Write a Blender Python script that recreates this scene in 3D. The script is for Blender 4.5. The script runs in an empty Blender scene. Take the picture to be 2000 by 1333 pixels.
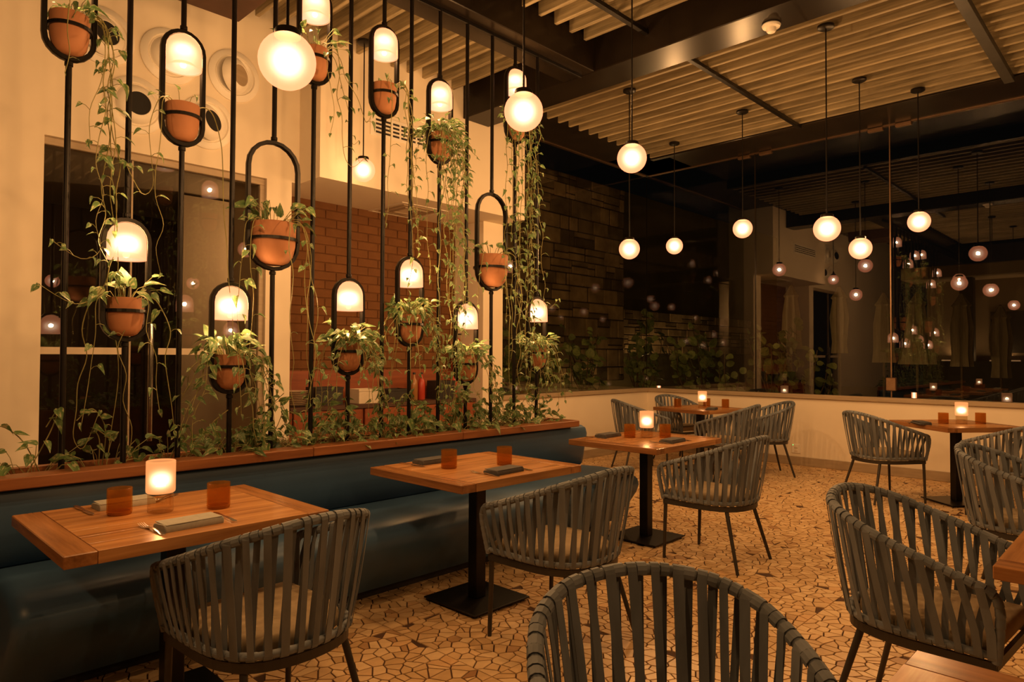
import bpy, math, random
from mathutils import Vector, Matrix, Quaternion
R = random.Random(7)
PI = math.pi
sc = bpy.context.scene
COL = sc.collection

# ------------------------------------------------------------ camera, world, exposure
PITCH, HEAD, ROLL = math.radians(1.2765), math.radians(44.15), 0.0045
fw = Vector((math.cos(HEAD) * math.cos(PITCH), math.sin(HEAD) * math.cos(PITCH), math.sin(PITCH)))
rt0 = Vector((math.sin(HEAD), -math.cos(HEAD), 0))
up0 = rt0.cross(fw)
rt = rt0 * math.cos(ROLL) + up0 * math.sin(ROLL)
up = rt.cross(fw)
cam = bpy.data.cameras.new('camera')
cam.lens, cam.sensor_width, cam.clip_start = 24.0, 36.0, 0.05
cam_ob = bpy.data.objects.new('camera', cam)
COL.objects.link(cam_ob)
cam_ob.matrix_world = Matrix((
    (rt.x, up.x, -fw.x, 0.0), (rt.y, up.y, -fw.y, 0.0), (rt.z, up.z, -fw.z, 1.37), (0, 0, 0, 1)))
sc.camera = cam_ob
world = bpy.data.worlds.new('night')
sc.world = world
world.use_nodes = True
bg = world.node_tree.nodes['Background']
bg.inputs[0].default_value = (0.55, 0.50, 0.45, 1)
bg.inputs[1].default_value = 0.004
sc.view_settings.view_transform = 'Standard'
sc.view_settings.look = 'None'
sc.view_settings.gamma = 1.0
sc.view_settings.use_curve_mapping = False
sc.view_settings.exposure = 0.0
try:
    sc.cycles.max_bounces = 10
    sc.cycles.diffuse_bounces = 4
    sc.cycles.transparent_max_bounces = 24
    sc.cycles.sample_clamp_indirect = 4.0
    sc.cycles.caustics_reflective = False
    sc.cycles.caustics_refractive = False
except Exception:
    pass
WARM = (1.0, 0.555, 0.22)
P_BELL, P_GLOBE, P_CANDLE = 34.0, 100.0, 2.0
P_UNSEEN = 112.0  # for the pendants hung out of view

# ------------------------------------------------------------ materials
def mat(name):
    m = bpy.data.materials.new(name)
    m.use_nodes = True
    nt = m.node_tree
    nt.nodes.clear()
    out = nt.nodes.new('ShaderNodeOutputMaterial')
    return m, nt, out

def N(nt, typ, **kw):
    n = nt.nodes.new('ShaderNode' + typ)
    for k, v in kw.items():
        setattr(n, k, v)
    return n

def ramp(nt, fac, stops):
    r = N(nt, 'ValToRGB')
    els = r.color_ramp.elements
    while len(els) < len(stops):
        els.new(0.5)
    for e, (p, c) in zip(els, stops):
        e.position, e.color = p, (*c, 1)
    nt.links.new(fac, r.inputs[0])
    return r.outputs[0]

def coords(nt, scale=(1, 1, 1), kind='Object'):
    t = N(nt, 'TexCoord')
    mp = N(nt, 'Mapping')
    mp.inputs['Scale'].default_value = scale
    nt.links.new(t.outputs[kind], mp.inputs[0])
    return mp.outputs[0]

def noise(nt, vec, scale, detail=4, rough=0.55):
    n = N(nt, 'TexNoise')
    n.inputs['Scale'].default_value = scale
    n.inputs['Detail'].default_value = detail
    n.inputs['Roughness'].default_value = rough
    if vec is not None:
        nt.links.new(vec, n.inputs['Vector'])
    return n.outputs[0]

def principled(nt, out, rough=0.5, metal=0.0, spec=0.5):
    b = N(nt, 'BsdfPrincipled')
    b.inputs['Roughness'].default_value = rough
    b.inputs['Metallic'].default_value = metal
    b.inputs['Specular IOR Level'].default_value = spec
    nt.links.new(b.outputs[0], out.inputs[0])
    return b

def bump(nt, b, h, strength=0.3, dist=0.01):
    n = N(nt, 'Bump')
    n.inputs['Strength'].default_value = strength
    n.inputs['Distance'].default_value = dist
    nt.links.new(h, n.inputs['Height'])
    nt.links.new(n.outputs[0], b.inputs['Normal'])

def mottled(name, c1, c2, scale=6, rough=0.6, metal=0.0, stretch=(1, 1, 1), bmp=0.0, spec=0.5, kind='Object', obrand=0.0):
    m, nt, out = mat(name)
    b = principled(nt, out, rough, metal, spec)
    v = coords(nt, stretch, kind)
    n = noise(nt, v, scale)
    c = ramp(nt, n, [(0.3, c1), (0.7, c2)])
    if obrand:
        oi = N(nt, 'ObjectInfo')
        mr = N(nt, 'MapRange')
        mr.inputs['To Min'].default_value = 1 - obrand
        mr.inputs['To Max'].default_value = 1 + obrand
        nt.links.new(oi.outputs['Random'], mr.inputs[0])
        hs = N(nt, 'HueSaturation')
        nt.links.new(c, hs.inputs['Color'])
        nt.links.new(mr.outputs[0], hs.inputs['Value'])
        c = hs.outputs[0]
    nt.links.new(c, b.inputs['Base Color'])
    if bmp:
        bump(nt, b, n, bmp)
    return m

def wood(name, c1, c2, axis, rough=0.35, scale=3.0, obrand=0.12, spec=0.5):
    m, nt, out = mat(name)
    b = principled(nt, out, rough, 0, spec)
    st = [14, 14, 14]
    st[axis] = 0.9
    oi = N(nt, 'ObjectInfo')
    t = N(nt, 'TexCoord')
    ad = N(nt, 'VectorMath', operation='ADD')
    cm = N(nt, 'CombineXYZ')
    mu = N(nt, 'Math', operation='MULTIPLY')
    mu.inputs[1].default_value = 37.0
    nt.links.new(oi.outputs['Random'], mu.inputs[0])
    for i in range(3):
        nt.links.new(mu.outputs[0], cm.inputs[i])
    nt.links.new(t.outputs['Object'], ad.inputs[0])
    nt.links.new(cm.outputs[0], ad.inputs[1])
    mp = N(nt, 'Mapping')
    mp.inputs['Scale'].default_value = st
    nt.links.new(ad.outputs[0], mp.inputs[0])
    n = noise(nt, mp.outputs[0], scale, 6, 0.6)
    c = ramp(nt, n, [(0.28, c1), (0.72, c2)])
    mr = N(nt, 'MapRange')
    mr.inputs['To Min'].default_value = 1 - obrand
    mr.inputs['To Max'].default_value = 1 + obrand
    nt.links.new(oi.outputs['Random'], mr.inputs[0])
    hs = N(nt, 'HueSaturation')
    nt.links.new(c, hs.inputs['Color'])
    nt.links.new(mr.outputs[0], hs.inputs['Value'])
    nt.links.new(hs.outputs[0], b.inputs['Base Color'])
    bump(nt, b, n, 0.12, 0.004)
    return m

def glow(name, edge, core, k, bulb_z=None, bulb_s=0.05, transp=0.5, col=(1.0, 0.60, 0.27)):
    """frosted lamp glass: emission with a painted hot spot that stands for the bulb inside"""
    m, nt, out = mat(name)
    lw = N(nt, 'LayerWeight')
    lw.inputs[0].default_value = 0.5
    a = N(nt, 'Math', operation='SUBTRACT')
    a.inputs[0].default_value = 1.0
    nt.links.new(lw.outputs['Facing'], a.inputs[1])
    p = N(nt, 'Math', operation='POWER')
    nt.links.new(a.outputs[0], p.inputs[0])
    p.inputs[1].default_value = k
    f = p.outputs[0]
    if bulb_z is not None:
        t = N(nt, 'TexCoord')
        s = N(nt, 'SeparateXYZ')
        nt.links.new(t.outputs['Object'], s.inputs[0])
        d = N(nt, 'Math', operation='SUBTRACT')
        nt.links.new(s.outputs[2], d.inputs[0])
        d.inputs[1].default_value = bulb_z
        q = N(nt, 'Math', operation='DIVIDE')
        nt.links.new(d.outputs[0], q.inputs[0])
        q.inputs[1].default_value = bulb_s
        sq = N(nt, 'Math', operation='MULTIPLY')
        nt.links.new(q.outputs[0], sq.inputs[0])
        nt.links.new(q.outputs[0], sq.inputs[1])
        ng = N(nt, 'Math', operation='MULTIPLY')
        nt.links.new(sq.outputs[0], ng.inputs[0])
        ng.inputs[1].default_value = -1.0
        ex = N(nt, 'Math', operation='EXPONENT')
        nt.links.new(ng.outputs[0], ex.inputs[0])
        mm = N(nt, 'Math', operation='MULTIPLY')
        nt.links.new(f, mm.inputs[0])
        nt.links.new(ex.outputs[0], mm.inputs[1])
        f = mm.outputs[0]
    mr = N(nt, 'MapRange')
    mr.inputs['To Min'].default_value = edge
    mr.inputs['To Max'].default_value = core
    nt.links.new(f, mr.inputs[0])  # bulb's hot spot painted into the emission by view angle and height
    e = N(nt, 'Emission')
    nt.links.new(ramp(nt, f, [(0.0, col), (0.6, (1.0, 0.60, 0.38))]), e.inputs[0])
    nt.links.new(mr.outputs[0], e.inputs[1])
    tr = N(nt, 'BsdfTransparent')
    tr.inputs[0].default_value = (1, 0.93, 0.85, 1)
    mx = N(nt, 'MixShader')
    mx.inputs[0].default_value = transp
    nt.links.new(e.outputs[0], mx.inputs[1])
    nt.links.new(tr.outputs[0], mx.inputs[2])
    nt.links.new(mx.outputs[0], out.inputs[0])
    m.cycles.emission_sampling = 'NONE'
    return m

def emit(name, col, s):
    m, nt, out = mat(name)
    e = N(nt, 'Emission')
    e.inputs[0].default_value = (*col, 1)
    e.inputs[1].default_value = s
    nt.links.new(e.outputs[0], out.inputs[0])
    m.cycles.emission_sampling = 'NONE'
    return m

def clear_glass(name, tint, base, graze, rough=0.0, bmp_scale=None, stretch=(1, 1, 1)):
    m, nt, out = mat(name)
    tr = N(nt, 'BsdfTransparent')
    tr.inputs[0].default_value = (*tint, 1)
    gl = N(nt, 'BsdfGlossy')
    gl.inputs['Roughness'].default_value = rough
    lw = N(nt, 'LayerWeight')
    lw.inputs[0].default_value = 0.5
    p = N(nt, 'Math', operation='POWER')
    nt.links.new(lw.outputs['Facing'], p.inputs[0])
    p.inputs[1].default_value = 3.5
    mr = N(nt, 'MapRange')
    mr.inputs['To Min'].default_value = base
    mr.inputs['To Max'].default_value = graze
    nt.links.new(p.outputs[0], mr.inputs[0])
    if bmp_scale:
        v = coords(nt, stretch)
        n = noise(nt, v, bmp_scale, 2)
        bn = N(nt, 'Bump')
        bn.inputs['Strength'].default_value = 0.6
        bn.inputs['Distance'].default_value = 0.004
        nt.links.new(n, bn.inputs['Height'])
        nt.links.new(bn.outputs[0], gl.inputs['Normal'])
    mx = N(nt, 'MixShader')
    nt.links.new(mr.outputs[0], mx.inputs[0])
    nt.links.new(tr.outputs[0], mx.inputs[1])
    nt.links.new(gl.outputs[0], mx.inputs[2])
    nt.links.new(mx.outputs[0], out.inputs[0])
    return m

M = {}
M['plaster'] = mottled('plaster', (0.76, 0.66, 0.52), (0.82, 0.72, 0.57), 1.6, 0.85, bmp=0.02)
M['white_paint'] = mottled('white_paint', (0.80, 0.74, 0.64), (0.86, 0.80, 0.70), 4, 0.35)
M['sill'] = mottled('sill', (0.34, 0.26, 0.17), (0.42, 0.32, 0.21), 5, 0.4, stretch=(1, 1, 8))
M['black_steel'] = mottled('black_steel', (0.012, 0.010, 0.009), (0.022, 0.018, 0.015), 9, 0.38, 0.6)
M['beam'] = mottled('beam', (0.010, 0.007, 0.005), (0.020, 0.014, 0.009), 2.2, 0.27, 0.0, bmp=0.05, spec=0.16)
M['grey_rail'] = mottled('grey_rail', (0.045, 0.042, 0.036), (0.07, 0.064, 0.055), 6, 0.5, 0.3)
M['bronze'] = mottled('bronze', (0.20, 0.12, 0.07), (0.28, 0.17, 0.10), 8, 0.35, 0.8)
M['chrome'] = mottled('chrome', (0.62, 0.58, 0.52), (0.72, 0.68, 0.62), 3, 0.14, 1.0)
M['cutlery'] = mottled('cutlery', (0.70, 0.64, 0.56), (0.80, 0.74, 0.66), 3, 0.18, 1.0)
M['slat'] = wood('slat_wood', (0.15, 0.118, 0.065), (0.38, 0.305, 0.18), 1, 0.55, 2.6, 0.16)
M['deck_dark'] = mottled('deck_dark', (0.006, 0.005, 0.004), (0.010, 0.008, 0.006), 3, 0.8)
M['table_wood_x'] = wood('table_wood', (0.24, 0.095, 0.030), (0.60, 0.30, 0.11), 0, 0.24, 1.7, 0.10)
M['table_wood_y'] = wood('table_wood_end', (0.17, 0.066, 0.021), (0.44, 0.20, 0.07), 1, 0.24, 1.7, 0.10)
M['ledge_wood'] = wood('ledge_wood', (0.17, 0.055, 0.018), (0.33, 0.125, 0.040), 0, 0.4, 2.0, 0.06)
M['leather'] = mottled('leather', (0.034, 0.080, 0.155), (0.046, 0.105, 0.20), 2.5, 0.44, bmp=0.03, spec=0.55)
M['strap'] = mottled('strap', (0.098, 0.112, 0.128), (0.185, 0.205, 0.232), 10, 0.62, stretch=(1, 1, 0.25), obrand=0.16, bmp=0.05)
M['cushion'] = mottled('cushion', (0.30, 0.22, 0.13), (0.36, 0.27, 0.16), 30, 0.85, bmp=0.05)
M['chair_metal'] = mottled('chair_metal', (0.035, 0.030, 0.026), (0.055, 0.048, 0.040), 7, 0.45, 0.4)
M['terracotta'] = mottled('terracotta', (0.40, 0.165, 0.075), (0.52, 0.23, 0.11), 5, 0.75, bmp=0.03, obrand=0.08)
M['soil'] = mottled('soil', (0.018, 0.012, 0.008), (0.05, 0.034, 0.02), 30, 0.95, bmp=0.5)
M['vine'] = mottled('vine', (0.20, 0.19, 0.06), (0.33, 0.29, 0.11), 20, 0.6)
M['twig'] = mottled('twig', (0.10, 0.07, 0.04), (0.16, 0.11, 0.06), 20, 0.8)
M['napkin'] = mottled('napkin', (0.30, 0.29, 0.25), (0.36, 0.345, 0.30), 40, 0.9, bmp=0.08)
M['napkin_dark'] = mottled('napkin_dark', (0.05, 0.045, 0.045), (0.075, 0.07, 0.068), 40, 0.9, bmp=0.08)
M['grout'] = mottled('grout', (0.060, 0.027, 0.012), (0.10, 0.045, 0.02), 6, 0.9)
M['mortar'] = mottled('mortar', (0.125, 0.050, 0.015), (0.145, 0.058, 0.017), 9, 0.95)
M['brick'] = mottled('brick', (0.125, 0.050, 0.014), (0.205, 0.084, 0.025), 5, 0.9, bmp=0.2, obrand=0.07)
M['console_wood'] = wood('console_wood', (0.19, 0.045, 0.016), (0.30, 0.08, 0.026), 0, 0.45, 2.0, 0.06)
M['shelf_dark'] = mottled('shelf_dark', (0.05, 0.022, 0.012), (0.085, 0.036, 0.02), 4, 0.6)
M['black_plastic'] = mottled('black_plastic', (0.015, 0.013, 0.012), (0.028, 0.024, 0.022), 8, 0.5)
M['china'] = mottled('china', (0.66, 0.56, 0.44), (0.74, 0.64, 0.5), 6, 0.3)
M['red_paint'] = mottled('red_paint', (0.40, 0.035, 0.02), (0.50, 0.06, 0.03), 5, 0.3)
M['amber_plastic'] = mottled('amber_plastic', (0.30, 0.13, 0.04), (0.36, 0.16, 0.05), 5, 0.25)
M['stone_mortar'] = mottled('stone_mortar', (0.05, 0.038, 0.025), (0.09, 0.065, 0.04), 7, 0.95)
M['stone'] = mottled('stone', (0.20, 0.145, 0.08), (0.46, 0.35, 0.20), 3, 0.9, bmp=0.5, obrand=0.6)
M['tan_wall'] = mottled('tan_wall', (0.20, 0.165, 0.08), (0.25, 0.205, 0.105), 1.2, 0.9)
M['earth'] = mottled('earth', (0.03, 0.024, 0.016), (0.055, 0.042, 0.028), 6, 0.95)
M['canvas'] = mottled('canvas', (0.30, 0.25, 0.16), (0.42, 0.35, 0.23), 8, 0.9, stretch=(4, 4, 0.6))
M['facade'] = mottled('facade', (0.30, 0.23, 0.16), (0.36, 0.28, 0.19), 0.8, 0.9)
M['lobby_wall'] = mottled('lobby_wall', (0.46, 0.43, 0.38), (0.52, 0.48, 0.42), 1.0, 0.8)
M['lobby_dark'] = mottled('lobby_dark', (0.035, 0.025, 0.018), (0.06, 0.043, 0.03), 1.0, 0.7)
M['frost_band'] = mottled('frost_band', (0.55, 0.45, 0.33), (0.6, 0.5, 0.37), 3, 0.6)
M['glass'] = clear_glass('window_glass', (0.78, 0.77, 0.72), 0.085, 0.30)
M['door_glass'] = clear_glass('door_glass', (0.84, 0.81, 0.75), 0.07, 0.4)
M['clear'] = clear_glass('clear_glass', (0.93, 0.85, 0.72), 0.10, 0.7, 0.04)
M['globe'] = glow('globe_glass', 2.3, 6.0, 7.5, transp=0.35, col=(1.0, 0.305, 0.135))
M['bell'] = glow('bell_glass', 2.1, 7.0, 4.5, -0.108, 0.038, transp=0.35, col=(1.0, 0.335, 0.145))
M['bell_inner'] = glow('bell_inner', 1.5, 1.9, 2.0, transp=0.5, col=(1.0, 0.50, 0.24))
M['strip_glow'] = emit('strip_glow', (1.0, 0.50, 0.22), 0.35)
M['bulb'] = emit('bulb', (1.0, 0.72, 0.42), 3.0)
M['candle'] = glow('candle_shade', 1.15, 6.5, 4.0, 0.128, 0.026, transp=0.35, col=(1.0, 0.36, 0.11))
M['candle_far'] = M['candle']
M['flame'] = emit('flame', (1.0, 0.66, 0.30), 8.0)
M['green_led'] = emit('green_led', (0.15, 1.0, 0.2), 2.5)

def amber_mat():
    m, nt, out = mat('amber_glass')
    tr = N(nt, 'BsdfTransparent')
    tr.inputs[0].default_value = (0.90, 0.68, 0.36, 1)
    b = N(nt, 'BsdfPrincipled')
    b.inputs['Base Color'].default_value = (0.36, 0.19, 0.06, 1)
    b.inputs['Roughness'].default_value = 0.16
    tl = N(nt, 'BsdfTranslucent')
    tl.inputs[0].default_value = (0.50, 0.28, 0.09, 1)
    n = noise(nt, coords(nt, (1, 1, 2.2)), 90, 2)
    bump(nt, b, n, 0.5, 0.003)
    m1 = N(nt, 'MixShader')
    m1.inputs[0].default_value = 0.45
    nt.links.new(b.outputs[0], m1.inputs[1])
    nt.links.new(tl.outputs[0], m1.inputs[2])
    m2 = N(nt, 'MixShader')
    m2.inputs[0].default_value = 0.24
    nt.links.new(tr.outputs[0], m2.inputs[1])
    nt.links.new(m1.outputs[0], m2.inputs[2])
    nt.links.new(m2.outputs[0], out.inputs[0])
    return m
M['amber_glass'] = amber_mat()

def tile_mat():
    m, nt, out = mat('broken_tile')
    b = principled(nt, out, 0.34, 0, 0.5)
    at = N(nt, 'Attribute', attribute_name='tone')
    n = noise(nt, coords(nt, (1, 1, 1)), 14, 5)
    c1 = ramp(nt, at.outputs['Fac'], [(0.0, (0.44, 0.24, 0.11)), (0.06, (0.66, 0.43, 0.21)), (0.5, (0.78, 0.53, 0.28)), (0.85, (0.86, 0.62, 0.35)), (1.0, (0.74, 0.46, 0.22))])
    c2 = ramp(nt, n, [(0.3, (0.82, 0.80, 0.78)), (0.7, (1, 1, 1))])
    mx = N(nt, 'MixRGB', blend_type='MULTIPLY')
    mx.inputs[0].default_value = 1.0
    nt.links.new(c1, mx.inputs[1])
    nt.links.new(c2, mx.inputs[2])
    nt.links.new(mx.outputs[0], b.inputs['Base Color'])
    return m
M['tile'] = tile_mat()

def leaf_mat(name, g1, g2, cream, amount):
    m, nt, out = mat(name)
    oi = N(nt, 'ObjectInfo')
    t = N(nt, 'TexCoord')
    ad = N(nt, 'VectorMath', operation='ADD')
    cm = N(nt, 'CombineXYZ')
    mu = N(nt, 'Math', operation='MULTIPLY')
    mu.inputs[1].default_value = 91.0
    nt.links.new(oi.outputs['Random'], mu.inputs[0])
    nt.links.new(mu.outputs[0], cm.inputs[0])
    nt.links.new(t.outputs['Object'], ad.inputs[0])
    nt.links.new(cm.outputs[0], ad.inputs[1])
    mp = N(nt, 'Mapping')
    mp.inputs['Scale'].default_value = (5.0, 1.4, 1)
    nt.links.new(ad.outputs[0], mp.inputs[0])
    n = noise(nt, mp.outputs[0], 1.6, 3)
    c = ramp(nt, n, [(0.30, g1), (0.52, g2), (0.53 + amount, g2), (0.60 + amount, cream)])
    mr = N(nt, 'MapRange')
    mr.inputs['To Min'].default_value = 0.65
    mr.inputs['To Max'].default_value = 1.3
    nt.links.new(oi.outputs['Random'], mr.inputs[0])
    hs = N(nt, 'HueSaturation')
    nt.links.new(c, hs.inputs['Color'])
    nt.links.new(mr.outputs[0], hs.inputs['Value'])
    b = N(nt, 'BsdfPrincipled')
    b.inputs['Roughness'].default_value = 0.42
    nt.links.new(hs.outputs[0], b.inputs['Base Color'])
    tl = N(nt, 'BsdfTranslucent')
    nt.links.new(hs.outputs[0], tl.inputs[0])
    mx = N(nt, 'MixShader')
    mx.inputs[0].default_value = 0.30
    nt.links.new(b.outputs[0], mx.inputs[1])
    nt.links.new(tl.outputs[0], mx.inputs[2])
    nt.links.new(mx.outputs[0], out.inputs[0])
    return m
M['leaf'] = leaf_mat('pothos_leaf', (0.075, 0.16, 0.055), (0.17, 0.27, 0.10), (0.52, 0.50, 0.28), 0.01)
M['leaf_garden'] = leaf_mat('garden_leaf', (0.12, 0.20, 0.07), (0.26, 0.33, 0.12), (0.42, 0.42, 0.20), 0.08)

# ------------------------------------------------------------ mesh building
def catmull(pts, n=6, closed=False):
    P = [Vector(p) for p in pts]
    out = []
    m = len(P)
    rng = range(m) if closed else range(m - 1)
    for i in rng:
        if closed:
            a, b, c, d = P[i - 1], P[i], P[(i + 1) % m], P[(i + 2) % m]
        else:
            a, b, c, d = P[max(i - 1, 0)], P[i], P[i + 1], P[min(i + 2, m - 1)]
        for k in range(n):
            t = k / n
            out.append(0.5 * ((2 * b) + (c - a) * t + (2 * a - 5 * b + 4 * c - d) * t * t + (3 * b - a - 3 * c + d) * t ** 3))
    if not closed:
        out.append(P[-1])
    return out

class MB:
    def __init__(s):
        s.v, s.f = [], []
    def add(s, vs, fs):
        o = len(s.v)
        s.v += [tuple(v) for v in vs]
        s.f += [tuple(i + o for i in f) for f in fs]
        return s
    def box(s, x0, x1, y0, y1, z0, z1, c=0.0, mtx=None):
        if c <= 0:
            vs = [(x, y, z) for x in (x0, x1) for y in (y0, y1) for z in (z0, z1)]
            fs = [(0, 1, 3, 2), (4, 6, 7, 5), (0, 4, 5, 1), (2, 3, 7, 6), (0, 2, 6, 4), (1, 5, 7, 3)]
        else:
            lo, hi = (x0, y0, z0), (x1, y1, z1)
            vs, idx = [], {}
            for sx in (0, 1):
                for sy in (0, 1):
                    for sz in (0, 1):
                        sg = (sx, sy, sz)
                        for ax in range(3):
                            p = []
                            for a in range(3):
                                e = hi[a] if sg[a] else lo[a]
                                if a != ax:
                                    e += -c if sg[a] else c
                                p.append(e)
                            idx[(sg, ax)] = len(vs)
                            vs.append(tuple(p))
            fs = []
            for ax in range(3):
                o = [a for a in range(3) if a != ax]
                for sd in (0, 1):
                    q = []
                    for u, w in ((0, 0), (1, 0), (1, 1), (0, 1)):
                        g = [0, 0, 0]
                        g[ax], g[o[0]], g[o[1]] = sd, u, w
                        q.append(idx[(tuple(g), ax)])
                    flip = (sd == 1) == (ax == 1)
                    fs.append(tuple(q[::-1]) if flip else tuple(q))
            for ax in range(3):
                o = [a for a in range(3) if a != ax]
                for u in (0, 1):
                    for w in (0, 1):
                        g0, g1 = [0, 0, 0], [0, 0, 0]
                        g0[ax], g1[ax] = 0, 1
                        g0[o[0]] = g1[o[0]] = u
                        g0[o[1]] = g1[o[1]] = w
                        fs.append((idx[(tuple(g0), o[0])], idx[(tuple(g1), o[0])], idx[(tuple(g1), o[1])], idx[(tuple(g0), o[1])]))
            for sx in (0, 1):
                for sy in (0, 1):
                    for sz in (0, 1):
                        fs.append(tuple(idx[((sx, sy, sz), a)] for a in range(3)))
        if mtx is not None:
            vs = [mtx @ Vector(v) for v in vs]
        return s.add(vs, fs)
    def tube(s, pts, rad, n=8, cap=True, closed=False, flat=None):
        """sweep a circle (or flat=(w,h) rectangle-ish ellipse) along points"""
        P = [Vector(p) for p in pts]
        m = len(P)
        rads = rad if isinstance(rad, (list, tuple)) else [rad] * m
        T = []
        for i in range(m):
            if closed:
                d = P[(i + 1) % m] - P[i - 1]
            else:
                d = P[min(i + 1, m - 1)] - P[max(i - 1, 0)]
            T.append(d.normalized() if d.length > 1e-9 else Vector((0, 0, 1)))
        ref = Vector((0, 0, 1)) if abs(T[0].z) < 0.9 else Vector((1, 0, 0))
        nv = (ref - T[0] * ref.dot(T[0])).normalized()
        vs = []
        for i in range(m):
            nv = nv - T[i] * nv.dot(T[i])
            nv = nv.normalized() if nv.length > 1e-6 else T[i].orthogonal().normalized()
            bv = T[i].cross(nv)
            for k in range(n):
                a = 2 * PI * k / n
                vs.append(P[i] + (nv * math.cos(a) + bv * math.sin(a)) * rads[i])
        fs = []
        for i in range(m if closed else m - 1):
            for k in range(n):
                j = (i + 1) % m
                fs.append((i * n + k, i * n + (k + 1) % n, j * n + (k + 1) % n, j * n + k))
        if cap and not closed:
            fs.append(tuple(range(n))[::-1])
            fs.append(tuple(range((m - 1) * n, m * n)))
        return s.add(vs, fs)
    def sweep(s, pts, prof, upv=(0, 0, 1), closed=False, cap=True):
        """sweep closed profile [(side, up)] along points with a fixed up vector"""
        P = [Vector(p) for p in pts]
        m, n = len(P), len(prof)
        U = Vector(upv)
        vs = []
        for i in range(m):
            if closed:
                d = P[(i + 1) % m] - P[i - 1]
            else:
                d = P[min(i + 1, m - 1)] - P[max(i - 1, 0)]
            d.normalize()
            side = d.cross(U)
            side = side.normalized() if side.length > 1e-6 else Vector((1, 0, 0))
            u2 = side.cross(d)
            for a, b in prof:
                vs.append(P[i] + side * a + u2 * b)
        fs = []
        for i in range(m if closed else m - 1):
            j = (i + 1) % m
            for k in range(n):
                fs.append((i * n + k, i * n + (k + 1) % n, j * n + (k + 1) % n, j * n + k))
        if cap and not closed:
            fs.append(tuple(range(n))[::-1])
            fs.append(tuple(range((m - 1) * n, m * n)))
        return s.add(vs, fs)
    def lathe(s, prof, n=20, c=(0, 0, 0), axis='z'):
        vs, fs = [], []
        m = len(prof)
        for k in range(n):
            a = 2 * PI * k / n
            for r, h in prof:
                if axis == 'z':
                    vs.append((c[0] + r * math.cos(a), c[1] + r * math.sin(a), c[2] + h))
                else:   # axis along y
                    vs.append((c[0] + r * math.cos(a), c[1] + h, c[2] + r * math.sin(a)))
        for k in range(n):
            j = (k + 1) % n
            for i in range(m - 1):
                q = (k * m + i, j * m + i, j * m + i + 1, k * m + i + 1)
                fs.append(q)
        return s.add(vs, fs)
    def poly(s, pts2, z0, z1, mtx=None):
        n = len(pts2)
        vs = [(x, y, z0) for x, y in pts2] + [(x, y, z1) for x, y in pts2]
        fs = [tuple(range(n))[::-1], tuple(range(n, 2 * n))]
        fs += [(i, (i + 1) % n, n + (i + 1) % n, n + i) for i in range(n)]
        if mtx is not None:
            vs = [mtx @ Vector(v) for v in vs]
        return s.add(vs, fs)
    def mesh(s, name, m, smooth=False):
        me = bpy.data.meshes.new(name)
        me.from_pydata(s.v, [], s.f)
        me.validate()
        if m is not None:
            me.materials.append(m)
        if smooth:
            me.polygons.foreach_set('use_smooth', [True] * len(me.polygons))
            try:
                me.set_sharp_from_angle(angle=math.radians(42))
            except Exception:
                pass
        me.update()
        return me
    def build(s, name, m, parent=None, smooth=False, loc=None):
        return link(name, s.mesh(name, m, smooth), parent, loc)

def link(name, me, parent=None, loc=None, rot=None, scale=None):
    o = bpy.data.objects.new(name, me)
    COL.objects.link(o)
    if parent is not None:
        o.parent = parent
    if loc is not None:
        o.location = loc
    if rot is not None:
        if isinstance(rot, Quaternion):
            o.rotation_mode = 'QUATERNION'
            o.rotation_quaternion = rot
        else:
            o.rotation_euler = rot
    if scale is not None:
        o.scale = (scale,) * 3 if not isinstance(scale, (tuple, list)) else scale
    return o

def tag(o, label, cat, group=None):
    o['label'], o['category'] = label, cat
    if group:
        o['group'] = group
    return o

def thing(name, label, cat, loc=(0, 0, 0), rz=0.0, group=None):
    o = bpy.data.objects.new(name, None)
    o.empty_display_size = 0.1
    COL.objects.link(o)
    o.location = loc
    o.rotation_euler = (0, 0, rz)
    return tag(o, label, cat, group)

def structure(o):
    o['kind'] = 'structure'
    return o

KIDS = {}
def copy_tree(root, loc, rz, label):
    def cp(o, par):
        c = o.copy()
        COL.objects.link(c)
        if par is not None:
            c.parent = par
        for ch in [q for q in o.children]:
            cp(ch, c)
        return c
    r = cp(root, None)
    r.location, r.rotation_euler = loc, (0, 0, rz)
    r['label'] = label
    return r

def point_light(name, parent, loc, watts, rad=0.03, col=WARM):
    l = bpy.data.lights.new(name, 'POINT')
    l.energy, l.color, l.shadow_soft_size = watts, col, rad
    o = bpy.data.objects.new(name, l)
    COL.objects.link(o)
    o.parent = parent
    o.location = loc
    return o

# ------------------------------------------------------------ the room
YW, YS, YG, XR = 5.55, 5.20, 5.70, 8.80      # door wall, soffit face, back glass, right glass
SILL = 0.905
CEIL = 4.03
# floor of broken tile -------------------------------------------------------
def clip(poly, px, py, nx, ny):
    out = []
    n = len(poly)
    for i in range(n):
        ax, ay = poly[i]
        bx, by = poly[(i + 1) % n]
        da = (ax - px) * nx + (ay - py) * ny
        db = (bx - px) * nx + (by - py) * ny
        if da <= 0:
            out.append((ax, ay))
        if (da < 0 < db) or (db < 0 < da):
            t = da / (da - db)
            out.append((ax + (bx - ax) * t, ay + (by - ay) * t))
    return out

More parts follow.
